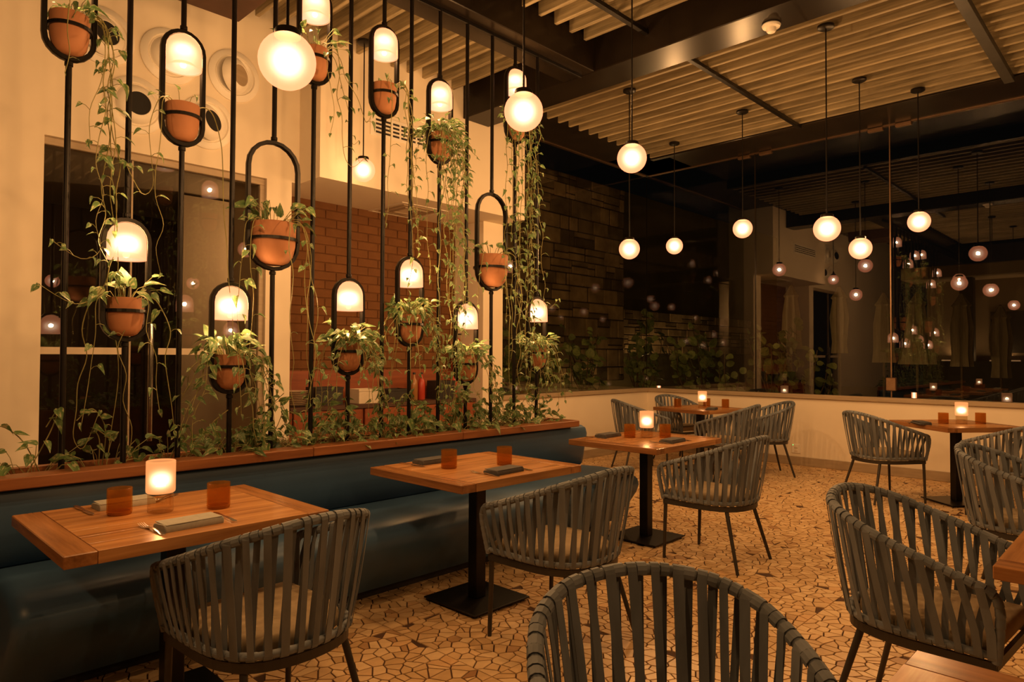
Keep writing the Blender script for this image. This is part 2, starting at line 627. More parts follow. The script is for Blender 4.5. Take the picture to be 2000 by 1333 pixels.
floor = MB().box(-3.2, 9.0, -4.2, 7.5, -0.12, -0.005).build('floor', M['grout'])
structure(floor)
TF = random.Random(3)
cells = []
PAN = 0.72
ca, sa = math.cos(0.0), math.sin(0.0)
for iy in range(-2, 8):
    for ix in range(-1, 13):
        x0, y0 = -0.10 + ix * PAN, -0.05 + iy * PAN
        x1, y1 = x0 + PAN, y0 + PAN
        if x0 > XR or y0 > YG:
            continue
        if y0 > 3.6 and x1 < 4.3:
            continue
        # only what the camera side can see
        if x1 * fw.x + y1 * fw.y < 0.5:
            continue
        g = 12
        pts = []
        for a in range(g):
            for b in range(g):
                pts.append((x0 + (a + 0.5 + TF.uniform(-0.62, 0.62)) * PAN / g, y0 + (b + 0.5 + TF.uniform(-0.62, 0.62)) * PAN / g))
        for i, (px, py) in enumerate(pts):
            if px < x0 or px > x1 or py < y0 or py > y1:
                continue
            poly = [(x0 + .002, y0 + .002), (x1 - .002, y0 + .002), (x1 - .002, y1 - .002), (x0 + .002, y1 - .002)]
            for j, (qx, qy) in enumerate(pts):
                if j == i:
                    continue
                dx, dy = qx - px, qy - py
                d2 = dx * dx + dy * dy
                if d2 > 0.045 or d2 < 1e-9:
                    continue
                d = math.sqrt(d2)
                gap = 0.0034
                poly = clip(poly, px + dx * (0.5 - gap / d), py + dy * (0.5 - gap / d), dx / d, dy / d)
                if len(poly) < 3:
                    break
            if len(poly) < 3:
                continue
            ar = 0.5 * abs(sum(poly[k][0] * poly[(k + 1) % len(poly)][1] - poly[(k + 1) % len(poly)][0] * poly[k][1] for k in range(len(poly))))
            if ar < 0.0002:
                continue
            cells.append((poly, px, py, TF.random(), ar))

def project(x, y, z):
    v = Vector((x, y, z - 1.37))
    d = v.dot(fw)
    if d < 0.05:
        return None
    return 1000 + 1333.33 * v.dot(rt) / d, 666.5 - 1333.33 * v.dot(up) / d, d
def vis(c):
    p = project(c[1], c[2], 0)
    if p is None or not (0 < p[0] < 2000 and 850 < p[1] < 1333):
        return -1
    return c[4] / p[2] ** 3
cells.sort(key=vis, reverse=True)
def tile_mesh(cs, name, origin):
    vs, fs, tn = [], [], []
    for poly, px, py, t, ar in cs:
        n = len(poly)
        o = len(vs)
        h = 0.0012 * (t - 0.5)
        for x, y in poly:
            vs.append((x - origin[0], y - origin[1], -0.005))
        for x, y in poly:
            vs.append((px + (x - px) * 0.985 - origin[0], py + (y - py) * 0.985 - origin[1], 0.0 + h * 0.6))
        fs.append(tuple(range(o + n, o + 2 * n)))
        tn.append(t)
        for k in range(n):
            fs.append((o + k, o + (k + 1) % n, o + n + (k + 1) % n, o + n + k))
            tn.append(t)
    me = bpy.data.meshes.new(name)
    me.from_pydata(vs, [], fs)
    at = me.attributes.new('tone', 'FLOAT', 'FACE')
    at.data.foreach_set('value', tn)
    me.materials.append(M['tile'])
    me.update()
    return me
for c in cells[:296]:
    link('tile', tile_mesh([c], 'tile', (c[1], c[2])), floor, (c[1], c[2], 0))
rest = link('tile_field', tile_mesh(cells[296:], 'tile_field', (0, 0)), floor)
rest['kind'] = 'stuff'

# walls ---------------------------------------------------------------------
DX0, DX1, DTOP = 1.10, 2.70, 2.88
wl = MB()
wl.box(-3.2, DX0, YW, YW + 0.16, 0, 4.6)
wl.box(DX0, DX1, YW, YW + 0.16, DTOP, 4.6)
wl.box(DX1, 2.93, YW, YW + 0.75, 0, 4.6)
structure(wl.build('wall_left', M['plaster']))
sf = MB().box(3.0, 5.55, YS, 6.05, 2.89, 4.6)
sf.box(2.93, 3.0, YW, 6.05, 2.89, 4.6)
structure(sf.build('wall_soffit', M['plaster']))
structure(MB().box(5.26, 5.57, 5.56, 6.05, 0, 2.89).build('wall_pier', M['plaster']))
bw = MB()
bw.box(5.57, XR + 0.12, YG, YG + 0.12, 0, SILL - 0.055)
structure(bw.build('wall_back', M['plaster']))
rw = MB()
rw.box(XR, XR + 0.12, -4.2, YG, 0, SILL - 0.055)
structure(rw.build('wall_right', M['plaster']))
structure(MB().box(-3.3, -3.2, -4.2, YW, 0, 4.6).build('wall_near', M['lobby_dark']))
structure(MB().box(-3.2, XR, -4.3, -4.2, 0, 4.6).build('wall_front', M['lobby_dark']))
structure(MB().box(5.57, XR, YG - 0.03, YG + 0.14, SILL - 0.055, SILL, 0.006).build('trim_1', M['sill']))
structure(MB().box(XR - 0.03, XR + 0.14, -4.2, YG + 0.14, SILL - 0.055, SILL, 0.006).build('trim_2', M['sill']))
structure(MB().box(5.57, XR, YG - 0.018, YG, 0, 0.11, 0.004).build('baseboard_back', M['sill']))
structure(MB().box(XR - 0.018, XR, -4.2, YG - 0.018, 0, 0.11, 0.004).build('baseboard_right', M['sill']))

# brick back wall of the recess: bricks are parts
BY = 6.05
brickwall = structure(MB().box(2.93, 5.26, BY, BY + 0.1, 0, 2.95).build('wall_recess', M['mortar']))
bw_, bh_ = 0.25, 0.088
row = 0
z = 1.15
me_b = [MB().box(-bw_ / 2, bw_ / 2, -0.012, 0.02, 0, bh_ - 0.008, 0.004).mesh('brick', M['brick']),
        MB().box(-bw_ / 2, bw_ / 2, -0.009, 0.02, 0, bh_ - 0.008, 0.005).mesh('brick', M['brick'])]
while z < 2.84:
    x = 2.93 + bw_ / 2 + (0 if row % 2 else -bw_ / 2)
    while x < 5.26 + bw_ / 2:
        xa, xb = max(x - bw_ / 2, 2.93), min(x + bw_ / 2, 5.26)
        if xb - xa > 0.05:
            w = xb - xa - 0.007
            link('brick', me_b[R.randrange(2)], brickwall, ((xa + xb) / 2, BY, z), None, (w / bw_, 1, 1))
        x += bw_
    z += bh_
    row += 1

# ceiling with slats, beams, rails --------------------------------------------
ceil = structure(MB().box(-3.3, XR + 0.3, -4.3, YS, CEIL + 0.24, CEIL + 0.30).build('ceiling', M['deck_dark']))
SL = 0.186
def slat_run(x0, x1, y0, y1, zb, h=0.125, t=0.036, step=SL):
    MB().box(x0 - 0.05, x1 + 0.02, y0, y1, zb + h, zb + h + 0.012).build('deck_board', M['slat'], ceil)
    me = MB().box(-t / 2, t / 2, y0, y1, zb, zb + h, 0.004).mesh('slat', M['slat'])
    x = x0
    while x < x1:
        link('slat', me, ceil, (x, 0, 0))
        x += step
slat_run(5.06, 7.78, -1.0, 4.92, 3.985)
slat_run(-0.6, 4.6, -0.6, 3.47, 3.985)
slat_run(0.2, 4.6, 3.92, 5.20, 4.06)
beam_x = MB().box(-3.2, 4.62, 3.52, 3.86, 3.80, 4.24, 0.006)
beam_x.build('beam', M['beam'], ceil)
MB().box(4.62, 4.98, -4.2, 5.2, 3.80, 4.24, 0.006).build('beam', M['beam'], ceil)
MB().box(7.80, XR + 0.1, -4.2, YG, 4.12, 4.28, 0.006).build('beam', M['beam'], ceil)
MB().box(5.0, XR + 0.1, 4.96, YG + 0.1, 4.12, 4.27, 0.006).build('beam', M['beam'], ceil)
MB().box(7.72, 7.80, -4.2, 4.96, 3.98, 4.26, 0.004).build('beam', M['beam'], ceil)
for (xa, xb, y) in ((4.98, 7.72, 2.995), (3.2, 4.62, 3.0), (-1.0, 4.62, 1.07)):
    MB().box(xa, xb, y - 0.02, y + 0.02, 3.945, 3.983, 0.003).build('spacer_rail', M['black_steel'], ceil)
MB().box(4.98, 7.72, 1.03, 1.11, 3.93, 3.983, 0.003).build('spacer_rail', M['grey_rail'], ceil)
# hung box at the top left by the wall
structure(MB().box(1.55, 2.2, 4.2, 5.0, 3.86, 4.2, 0.01).build('trim_3', M['shelf_dark']))

# windows ----------------------------------------------------------------------
GT = 4.11
w1 = structure(MB().box(5.57, XR, YG + 0.02, YG + 0.075, GT, GT + 0.06).build('window_1', M['bronze']))
for xa, xb in ((5.58, 7.0), (7.004, XR + 0.05)):
    MB().box(xa, xb, YG + 0.04, YG + 0.052, SILL, GT).build('pane', M['glass'], w1)
w2 = structure(MB().box(XR + 0.02, XR + 0.075, -4.2, YG, GT, GT + 0.06).build('window_2', M['bronze']))
ys = (-4.2, -1.6, 0.4, 2.385, 4.03, YG + 0.04)
for ya, yb in zip(ys, ys[1:]):
    MB().box(XR + 0.04, XR + 0.052, ya + 0.002, yb - 0.002, SILL, GT).build('pane', M['glass'], w2)
for yb in (2.385, 4.03):
    MB().box(XR + 0.036, XR + 0.056, yb - 0.007, yb + 0.007, SILL, GT, 0.002).build('seam', M['bronze'] if yb < 3 else M['beam'], w2)
    for s in (-1, 1):
        MB().box(XR + 0.012, XR + 0.07, yb + s * 0.15 - 0.085, yb + s * 0.15 + 0.085, GT - 0.035, GT + 0.008, 0.005).build('patch_fitting', M['bronze'], w2)
lk = MB().box(XR + 0.012, XR + 0.075, 2.385 - 0.055, 2.385 + 0.055, 0.985, 1.14, 0.008).build('patch_lock', M['bronze'], w2)
MB().box(8.849, 8.854, YG + 0.042, YG + 0.050, SILL, GT, 0.001).build('seam', M['beam'], w1)

# door in the left wall ---------------------------------------------------------
dr = MB()
dr.box(DX0, DX1, YW + 0.03, YW + 0.10, DTOP - 0.055, DTOP, 0.004)
dr.box(DX1 - 0.045, DX1, YW + 0.03, YW + 0.10, 0, DTOP - 0.055, 0.004)
door = structure(dr.build('door_1', M['sill']))
MB().box(DX0, 1.665, YW + 0.055, YW + 0.067, 0.02, DTOP - 0.055).build('pane', M['door_glass'], door)
MB().box(1.675, DX1 - 0.045, YW + 0.055, YW + 0.067, 0.02, DTOP - 0.055).build('pane', M['door_glass'], door)
MB().box(1.664, 1.676, YW + 0.05, YW + 0.072, 0.02, DTOP - 0.055).build('seam', M['sill'], door)
for xa, xb in ((DX0, 1.655), (1.87, DX1 - 0.05)):
    MB().box(xa, xb, YW + 0.052, YW + 0.0545, 1.37, 1.42).build('frosted_band', M['frost_band'], door)
h = MB()
h.tube([(1.795, YW - 0.01, 0.72), (1.795, YW - 0.01, 1.60)], 0.021, 12)
for zz in (0.9, 1.45):
    h.tube([(1.795, YW - 0.01, zz), (1.795, YW + 0.056, zz)], 0.009, 8)
h.build('door_handle', M['chrome'], door, True)
# lobby beyond the door
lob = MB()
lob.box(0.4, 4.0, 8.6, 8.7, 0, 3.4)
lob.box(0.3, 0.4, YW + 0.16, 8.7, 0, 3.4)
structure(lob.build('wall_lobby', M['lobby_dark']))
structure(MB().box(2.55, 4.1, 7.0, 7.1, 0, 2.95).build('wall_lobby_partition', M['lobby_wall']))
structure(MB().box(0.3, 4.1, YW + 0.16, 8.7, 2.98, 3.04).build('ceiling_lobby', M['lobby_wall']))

# round jet diffusers on the door wall -------------------------------------------
diff_lab = ['white round air nozzle at the top left, behind the highest left pot',
            'white round air nozzle behind the bell lamp with the almost bare plant',
            'white round air nozzle with pale tilted core, rightmost of the upper row',
            'white round air nozzle with a wide dark mouth, lower row left',
            'white round air nozzle half hidden behind the pot, lower row right']
for (x, z, ax, az, dark), lab in zip([(1.44, 3.68, 0.25, -0.1, 1), (1.90, 3.675, -0.1, 0.0, 0), (2.405, 3.674, 0.45, 0, 0), (1.668, 3.233, 0, 0, 1), (2.19, 3.232, 0.45, -0.15, 1)], diff_lab):
    t = thing('air_nozzle', lab, 'air vent', (x, YW, z), 0, 'round air nozzles on the plaster wall')
    MB().lathe([(0.213, 0.0), (0.213, -0.012), (0.20, -0.022), (0.165, -0.030), (0.158, -0.020), (0.152, 0.0)], 36, axis='y').build('rim', M['white_paint'], t, True)
    MB().lathe([(0.158, -0.016), (0.150, -0.024), (0.135, -0.018), (0.10, 0.0)], 36, axis='y').build('socket', M['white_paint'], t, True)
    core = MB()
    core.lathe([(0.150, -0.012), (0.140, -0.040), (0.110, -0.062), (0.088, -0.070), (0.080, -0.062), (0.078, -0.02), (0.0, -0.02)], 32, axis='y')
    co = core.build('core', M['white_paint'], t, True)
    mo = MB().lathe([(0.086, -0.0675), (0.0, -0.0675)], 28, axis='y').build('mouth', M['deck_dark'] if dark else M['sill'], t, True)
    for o in (co, mo):
        o.rotation_euler = (az, 0, ax)

# long slot grille on the soffit -----------------------------------------------
gr = thing('slot_grille', 'long white air grille with dark slots on the plaster soffit', 'air vent', (3.5, YS, 3.375))
MB().box(0, 1.13, -0.010, 0.0, 0, 0.19, 0.003).build('frame', M['white_paint'], gr)
for r in range(4):
    for k in range(11):
        x = 0.055 + k * 0.095
        MB().box(x, x + 0.072, -0.0125, -0.009, 0.028 + r * 0.037, 0.046 + r * 0.037).build('slot', M['black_plastic'], gr)
# square diffuser under the soffit
sq = thing('ceiling_diffuser', 'square ceiling diffuser under the soffit in front of the brick wall', 'air vent', (4.35, 5.75, 2.89))
for i, w in enumerate((0.30, 0.22, 0.14)):
    b = MB()
    for a, c, d, e in ((-w, w, -w, -w + 0.03), (-w, w, w - 0.03, w), (-w, -w + 0.03, -w + 0.03, w - 0.03), (w - 0.03, w, -w + 0.03, w - 0.03)):
        b.box(a, c, d, e, -0.006 - i * 0.004, 0)
    b.build('ring', M['white_paint'] if i == 0 else M['sill'], sq)
# smoke detector
sd = thing('smoke_detector', 'white smoke detector on the underside of the dark steel beam', 'smoke detector', (4.84, 2.08, 3.80))
MB().lathe([(0.0, -0.004), (0.062, -0.004), (0.066, -0.012), (0.060, -0.026), (0.036, -0.032)], 24).build('base', M['white_paint'], sd, True)
MB().lathe([(0.036, -0.030), (0.034, -0.052), (0.026, -0.062), (0.0, -0.064)], 20).build('sensor', M['white_paint'], sd, True)
# wall socket
ou = thing('wall_socket', 'white wall socket plate with a green light low on the plaster wall', 'socket', (XR, 3.48, 0.19))
MB().box(-0.008, 0, -0.055, 0.055, -0.04, 0.075, 0.003).build('plate', M['white_paint'], ou)
for z in (-0.012, 0.03):
    MB().box(-0.011, -0.007, -0.022, 0.022, z - 0.012, z + 0.014, 0.002).build('outlet', M['china'], ou)
MB().box(-0.010, -0.007, 0.034, 0.042, 0.058, 0.066).build('indicator', M['green_led'], ou)

# ------------------------------------------------------------ banquette and planter
bq = thing('banquette', 'long navy leather banquette under the wooden ledge', 'bench', (0, 0, 0))
def extrude_x(prof, x0, x1, r=0.05, n=5):
    """profile (y,z) run along x with rounded-in ends"""
    cy = sum(p[0] for p in prof) / len(prof)
    cz = sum(p[1] for p in prof) / len(prof)
    st = []
    for k in range(n + 1):
        a = PI / 2 * k / n
        st.append((x0 + r * (1 - math.sin(a)), 1 - (1 - math.cos(a)) * 0.0, math.cos(a)))
    secs = []
    for k in range(n + 1):
        a = PI / 2 * k / n
        secs.append((x0 + r - r * math.cos(a), r * (1 - math.sin(a))))
    secs += [(x0 + (x1 - x0) * t, 0) for t in (0.2, 0.4, 0.6, 0.8)]
    secs += [(x1 - (sx - x0), d) for sx, d in secs[:n + 1][::-1]]
    vs, fs = [], []
    m = len(prof)
    for x, d in secs:
        for y, z in prof:
            dy, dz = y - cy, z - cz
            L = math.hypot(dy, dz)
            k = max(0, (L - d) / L)
            vs.append((x, cy + dy * k, cz + dz * k))
    for i in range(len(secs) - 1):
        for k in range(m):
            fs.append((i * m + k, (i + 1) * m + k, (i + 1) * m + (k + 1) % m, i * m + (k + 1) % m))
    fs.append(tuple(range(m)))
    fs.append(tuple(range((len(secs) - 1) * m, len(secs) * m))[::-1])
    return MB().add(vs, fs)
seat_prof = [(3.66, 0.455), (3.40, 0.468), (3.20, 0.465), (3.10, 0.45), (3.045, 0.415), (3.03, 0.37), (3.05, 0.31), (3.12, 0.21), (3.20, 0.12), (3.24, 0.06), (3.66, 0.06)]
extrude_x(seat_prof, 0.535, 4.60, 0.06).build('seat', M['leather'], bq, True)
back_prof = [(3.615, 0.44), (3.575, 0.47), (3.55, 0.56), (3.53, 0.66), (3.52, 0.745), (3.535, 0.785), (3.57, 0.80), (3.74, 0.80), (3.74, 0.44)]
extrude_x(back_prof, 0.40, 4.55, 0.05).build('backrest', M['leather'], bq, True)
MB().box(0.68, 4.52, 3.30, 3.70, 0.0, 0.07).build('plinth', M['black_plastic'], bq)
pl = thing('planter_trough', 'long wooden planter ledge running behind the navy banquette', 'planter', (0, 0, 0))
for xa, xb in ((-0.9, 1.98), (1.982, 3.1), (3.102, 4.36)):
    MB().box(xa, xb, 3.465, 3.60, 0.803, 0.853, 0.004).build('ledge_board', M['ledge_wood'], pl)
MB().box(-0.9, 4.36, 3.775, 3.815, 0.45, 0.853, 0.003).build('back_board', M['ledge_wood'], pl)
MB().box(4.32, 4.36, 3.60, 3.775, 0.45, 0.853, 0.003).build('end_board', M['ledge_wood'], pl)
MB().box(-0.9, 4.318, 3.601, 3.774, 0.805, 0.825).build('soil', M['soil'], pl)
MB().box(-0.9, 4.55, 3.745, 3.774, 0.0, 0.80).build('rear_panel', M['shelf_dark'], pl)

# ------------------------------------------------------------ leaf meshes
def leaf_mesh(name, m, kind=0, curl=0.25, fold=0.16, width=1.0):
    if kind == 0:   # heart-shaped
        st = [(-0.06, 0.20), (0.04, 0.36), (0.22, 0.45), (0.45, 0.38), (0.70, 0.22), (0.88, 0.09)]
    else:           # round, sea-grape like
        st = [(0.02, 0.16), (0.15, 0.36), (0.35, 0.48), (0.58, 0.48), (0.80, 0.34), (0.94, 0.14)]
    vs = [(0, 0.0, 0)]
    fs = []
    for t, w in st:
        zr = -curl * max(t, 0) ** 2
        vs += [(-w * width, t, zr + fold * w), (0, max(t, 0.0) + 0.001 * len(vs), zr), (w * width, t, zr + fold * w)]
    vs.append((0, 1.0, -curl))
    n = len(st)
    for i in range(n - 1):
        a, b = 1 + 3 * i, 4 + 3 * i
        fs += [(a, a + 1, b + 1, b), (a + 1, a + 2, b + 2, b + 1)]
    fs += [(0, 1 + 1, 1), (0, 3, 2)]
    L = 1 + 3 * (n - 1)
    fs += [(L, L + 1, len(vs) - 1), (L + 1, L + 2, len(vs) - 1)]
    return MB().add(vs, fs).mesh(name, m, True)
LEAF = [leaf_mesh('leaf', M['leaf'], 0, c, f, w) for c, f, w in ((0.15, 0.25, 0.70), (0.35, 0.4, 0.62), (0.5, 0.65, 0.6), (0.25, 0.15, 0.80), (0.7, 0.45, 0.66))]
GLEAF = [leaf_mesh('leaf', M['leaf_garden'], 1, c, f, 1.0) for c, f in ((0.1, 0.1), (0.25, 0.2), (0.4, 0.15))]
NLEAF = [0]

def put_leaf(parent, base, direction, size, rnd, meshes=LEAF, face=None):
    d = Vector(direction).normalized()
    nrm = Vector(face) if face is not None else Vector((rnd.uniform(-.5, .5), rnd.uniform(-1.0, 0.2), rnd.uniform(0.2, 1)))
    x = d.cross(nrm)
    if x.length < 1e-3:
        x = d.orthogonal()
    x.normalize()
    zc = x.cross(d)
    q = Matrix((x, d, zc)).transposed().to_quaternion()
    NLEAF[0] += 1
    return link('leaf', meshes[rnd.randrange(len(meshes))], parent, base, q, size)

def hang_vine(parent, start, drop, rnd, drift=(0, 0), every=0.075, size=0.055, bare=0.0, hook=None, rad=0.0028, out=None):
    """a trailing pothos stem from start, with its petioles, and its leaves as parts"""
    s = Vector(start)
    o = Vector(out) if out is not None else Vector((rnd.uniform(-1, 1), rnd.uniform(-1, 0.3), 0))
    if o.length > 0:
        o.normalize()
    pts = [s, s + o * 0.045 + Vector((0, 0, 0.012)), s + o * 0.085 - Vector((0, 0, 0.03))]
    n = max(3, int(drop / 0.12))
    for k in range(1, n + 1):
        t = k / n
        pts.append(s + o * (0.095 + rnd.uniform(-.012, .02)) + Vector((drift[0] * t + rnd.uniform(-.016, .016), drift[1] * t + rnd.uniform(-.016, .016), -0.03 - drop * t)))
    if hook:
        e = pts[-1]
        pts += [e + Vector((hook[0] * 0.4, hook[1] * 0.4, -0.05)), e + Vector((hook[0], hook[1], hook[2] if len(hook) > 2 else 0.0))]
    cur = catmull(pts, 4)
    mb = MB()
    mb.tube(cur, [rad * (1 - 0.45 * i / len(cur)) for i in range(len(cur))], 4)
    acc, side = 0.0, 1
    for i in range(1, len(cur) - 1):
        acc += (cur[i] - cur[i - 1]).length
        fr = i / len(cur)
        if acc > every * rnd.uniform(0.75, 1.3):
            acc = 0
            if rnd.random() < bare:
                continue
            side = -side
            a = rnd.uniform(-0.9, 0.9) + (0 if side > 0 else PI)
            pd = Vector((math.cos(a), -abs(math.sin(a)) * 0.6 - 0.15, rnd.uniform(-0.1, 0.7))).normalized()
            pe = cur[i] + pd * rnd.uniform(0.018, 0.045)
            mb.tube([cur[i], (cur[i] + pe) / 2 + Vector((0, 0, 0.006)), pe], 0.0016, 3, cap=False)
            ld = pd * 0.7 + Vector((rnd.uniform(-.3, .3), rnd.uniform(-.5, .1), rnd.uniform(-1.3, -0.35)))
            put_leaf(parent, pe, ld, size * 0.95 * rnd.uniform(0.6, 1.3) * (1 - 0.25 * fr), rnd)
    e = cur[-1]
    put_leaf(parent, e, Vector((rnd.uniform(-.4, .4), -0.3, -0.8)), size * 0.6, rnd)
    return mb.build('vine', M['vine'], parent, True)

def crown(parent, c, rad, n, rnd, size=0.065, height=0.12, lean=(0, 0)):
    """upright leaves with petioles from the pot mouth"""
    mb = MB()
    for k in range(n):
        a = rnd.uniform(0, 2 * PI)
        r0 = rad * math.sqrt(rnd.random()) * 0.8
        b = Vector((c[0] + r0 * math.cos(a), c[1] + r0 * math.sin(a), c[2]))
        el = rnd.uniform(0.15, 1.3)
        L = height * rnd.uniform(0.45, 1.1)
        d = Vector((math.cos(a) * math.cos(el) + lean[0], math.sin(a) * math.cos(el) + lean[1], math.sin(el)))
        e = b + d * L
        mb.tube([b, b + d * L * 0.55 + Vector((0, 0, 0.02)), e], 0.0018, 3, cap=False)
        ld = Vector((d.x + rnd.uniform(-.4, .4), d.y + rnd.uniform(-.6, .2), rnd.uniform(-0.7, 0.6)))
        put_leaf(parent, e, ld, size * 1.05 * rnd.uniform(0.6, 1.3), rnd)
    return mb.build('stems', M['vine'], parent, True)

# ------------------------------------------------------------ the screen of pole lamps
PY = 3.65
def stadium(w, z0, z1, n=10):
    r = w / 2
    pts = []
    for k in range(n + 1):
        a = PI + PI * k / n
        pts.append(Vector((r * math.cos(a), 0, z0 + r + r * math.sin(a))))
    for k in range(n + 1):
        a = PI * k / n
        pts.append(Vector((r * math.cos(a), 0, z1 - r + r * math.sin(a))))
    return pts

def hoop_mesh(w, hgt):
    pr = [(-0.0165, -0.009), (-0.012, -0.011), (0.012, -0.011), (0.0165, -0.009), (0.0165, 0.009), (0.012, 0.011), (-0.012, 0.011), (-0.0165, 0.009)]
    pts = stadium(w, 0.011, hgt - 0.011)
    m = len(pts)
    vs, fs = [], []
    for i in range(m):
        d = (pts[(i + 1) % m] - pts[i - 1]).normalized()
        nrm = Vector((d.z, 0, -d.x))
        for a, b in pr:
            vs.append(pts[i] + Vector((0, a, 0)) + nrm * b)
    k = len(pr)
    for i in range(m):
        j = (i + 1) % m
        for q in range(k):
            fs.append((i * k + q, i * k + (q + 1) % k, j * k + (q + 1) % k, j * k + q))
    return MB().add(vs, fs).mesh('hoop', M['black_steel'], True)
HA, HB = 0.605, 0.74
WA, WB = 0.200, 0.295
HOOP_A, HOOP_B = hoop_mesh(WA, HA), hoop_mesh(WB, HB)
def bell_prof():
    pr = []
    r = 0.086
    for k in range(9):
        a = PI / 2 * k / 8
        pr.append((max(r * math.sin(a), 0.001), -r * (1 - math.cos(a)) * 0.98))
    pr += [(0.0875, -0.13), (0.088, -0.180), (0.084, -0.180)]
    return pr
BELL = MB().lathe(bell_prof(), 28).mesh('lamp_shade', M['bell'], True)
BELL_IN = MB().lathe([(0.083, -0.176), (0.05, -0.150), (0.0, -0.146)], 24).mesh('diffuser', M['bell_inner'], True)  # glowing disc stands in for the lit inside of the open bell
BULB = MB().lathe([(0.0, -0.172), (0.012, -0.169), (0.017, -0.158), (0.014, -0.145)], 12).mesh('bulb', M['bulb'], True)

def pot_mesh(r, h):
    pr = [(r * 0.90, h), (r * 0.985, h), (r, h - 0.006), (r * 0.985, h * 0.72), (r * 0.96, h * 0.45), (r * 0.86, h * 0.20), (r * 0.66, h * 0.06), (r * 0.42, 0.0), (0.0, 0.0)]
    return MB().lathe(pr, 28).mesh('pot', M['terracotta'], True), MB().lathe([(r * 0.93, h - 0.014), (0, h - 0.010)], 20).mesh('soil', M['soil'])
POT_A, SOIL_A = pot_mesh(0.082, 0.185)
POT_B, SOIL_B = pot_mesh(0.126, 0.235)
def ring_mesh(r, w):
    mb = MB()
    mb.sweep([(r * math.cos(2 * PI * k / 28), r * math.sin(2 * PI * k / 28), 0) for k in range(28)], [(-0.004, -0.008), (0.004, -0.008), (0.004, 0.008), (-0.004, 0.008)], closed=True)
    for s in (-1, 1):
        mb.box(min(s * r, s * w / 2), max(s * r, s * w / 2), -0.006, 0.006, -0.007, 0.007)
    return mb.mesh('pot_ring', M['black_steel'])
RING_A, RING_B = ring_mesh(0.088, WA), ring_mesh(0.132, WB)

ORD = ['first', 'second', 'third', 'fourth', 'fifth', 'sixth', 'seventh', 'eighth', 'ninth', 'tenth', 'eleventh', 'twelfth', 'thirteenth', 'last']
# x, hoop bottom z, type
POLES = [(0.812, 2.722, 'A'), (1.066, 1.430, 'A'), (1.317, 2.440, 'A'), (1.580, 1.158, 'A'), (1.816, 1.845, 'B'), (2.062, 2.975, 'A'), (2.312, 1.245, 'A'),
         (2.560, 2.905, 'A'), (2.780, 1.428, 'A'), (3.028, 2.697, 'A'), (3.283, 1.163, 'A'), (3.535, 1.852, 'B'), (3.783, 3.015, 'A'), (4.040, 1.245, 'A')]
pole_lab = [
    'black pole lamp, first from the left, hoop cut by the photo edge',
    'black pole lamp, second from the left, bell glowing before the door glass',
    'black pole lamp, third from the left, bell shade in front of the round air nozzles',
    'black pole lamp, fourth from the left, low hoop among vines',
    'lampless black pole with a wide hoop, fifth from the left beside the pier',
    'black pole lamp, sixth from the left, high hoop beside the biggest globe',
    'black pole lamp, seventh from the left, low hoop before the brick wall',
    'black pole lamp, eighth from the left, high hoop with a nearly bare pot',
    'black pole lamp, ninth from the left, mid-height hoop crossed by leafy vines',
    'black pole lamp, tenth from the left, hoop in front of the slot grille',
    'black pole lamp, eleventh from the left, low hoop before the plaster pier',
    'lampless black pole with a wide hoop, third from the right end',
    'black pole lamp, second from the right end, highest hoop',
    'black pole lamp at the right end of the screen, before the dark window']
for (x, z0, ty), lab in zip(POLES, pole_lab):
    A = ty == 'A'
    H = HA if A else HB
    t = thing('pole_lamp' if A else 'pole_stand', lab, 'lamp' if A else 'plant stand', (x, PY, 0.825), 0, 'pole screen behind the banquette')
    zz = z0 - 0.825
    lo = MB()
    lo.tube([(0, 0, 0), (0, 0, zz + 0.004)], 0.0135, 12)
    lo.lathe([(0.0135, zz - 0.022), (0.018, zz - 0.020), (0.018, zz - 0.004), (0.012, zz + 0.0)], 12)
    lo.build('lower_pole', M['black_steel'], t, True)
    hi = MB()
    hi.tube([(0, 0, zz + H - 0.004), (0, 0, 3.80 - 0.825)], 0.0135, 12)
    hi.lathe([(0.012, zz + H), (0.018, zz + H + 0.004), (0.018, zz + H + 0.020), (0.0135, zz + H + 0.022)], 12)
    hi.build('upper_pole', M['black_steel'], t, True)
    link('hoop', HOOP_A if A else HOOP_B, t, (0, 0, zz))
    link('pot_ring', RING_A if A else RING_B, t, (0, 0, zz + (0.150 if A else 0.175)))
    if A:
        link('lamp_shade', BELL, t, (0, 0, zz + H - 0.024))
        link('diffuser', BELL_IN, t, (0, 0, zz + H - 0.024))
        link('bulb', BULB, t, (0, 0, zz + H - 0.024))
        point_light('lamp_light', t, (0, 0, zz + H - 0.024 - 0.10), P_BELL, 0.018)
# thin bar the poles are fixed to
tb = MB().box(-0.9, 4.6, PY - 0.012, PY + 0.012, 3.775, 3.80, 0.002).build('pole_rail', M['black_steel'])
tag(tb, 'thin black steel rail under the beam that holds the tops of the poles', 'rail')

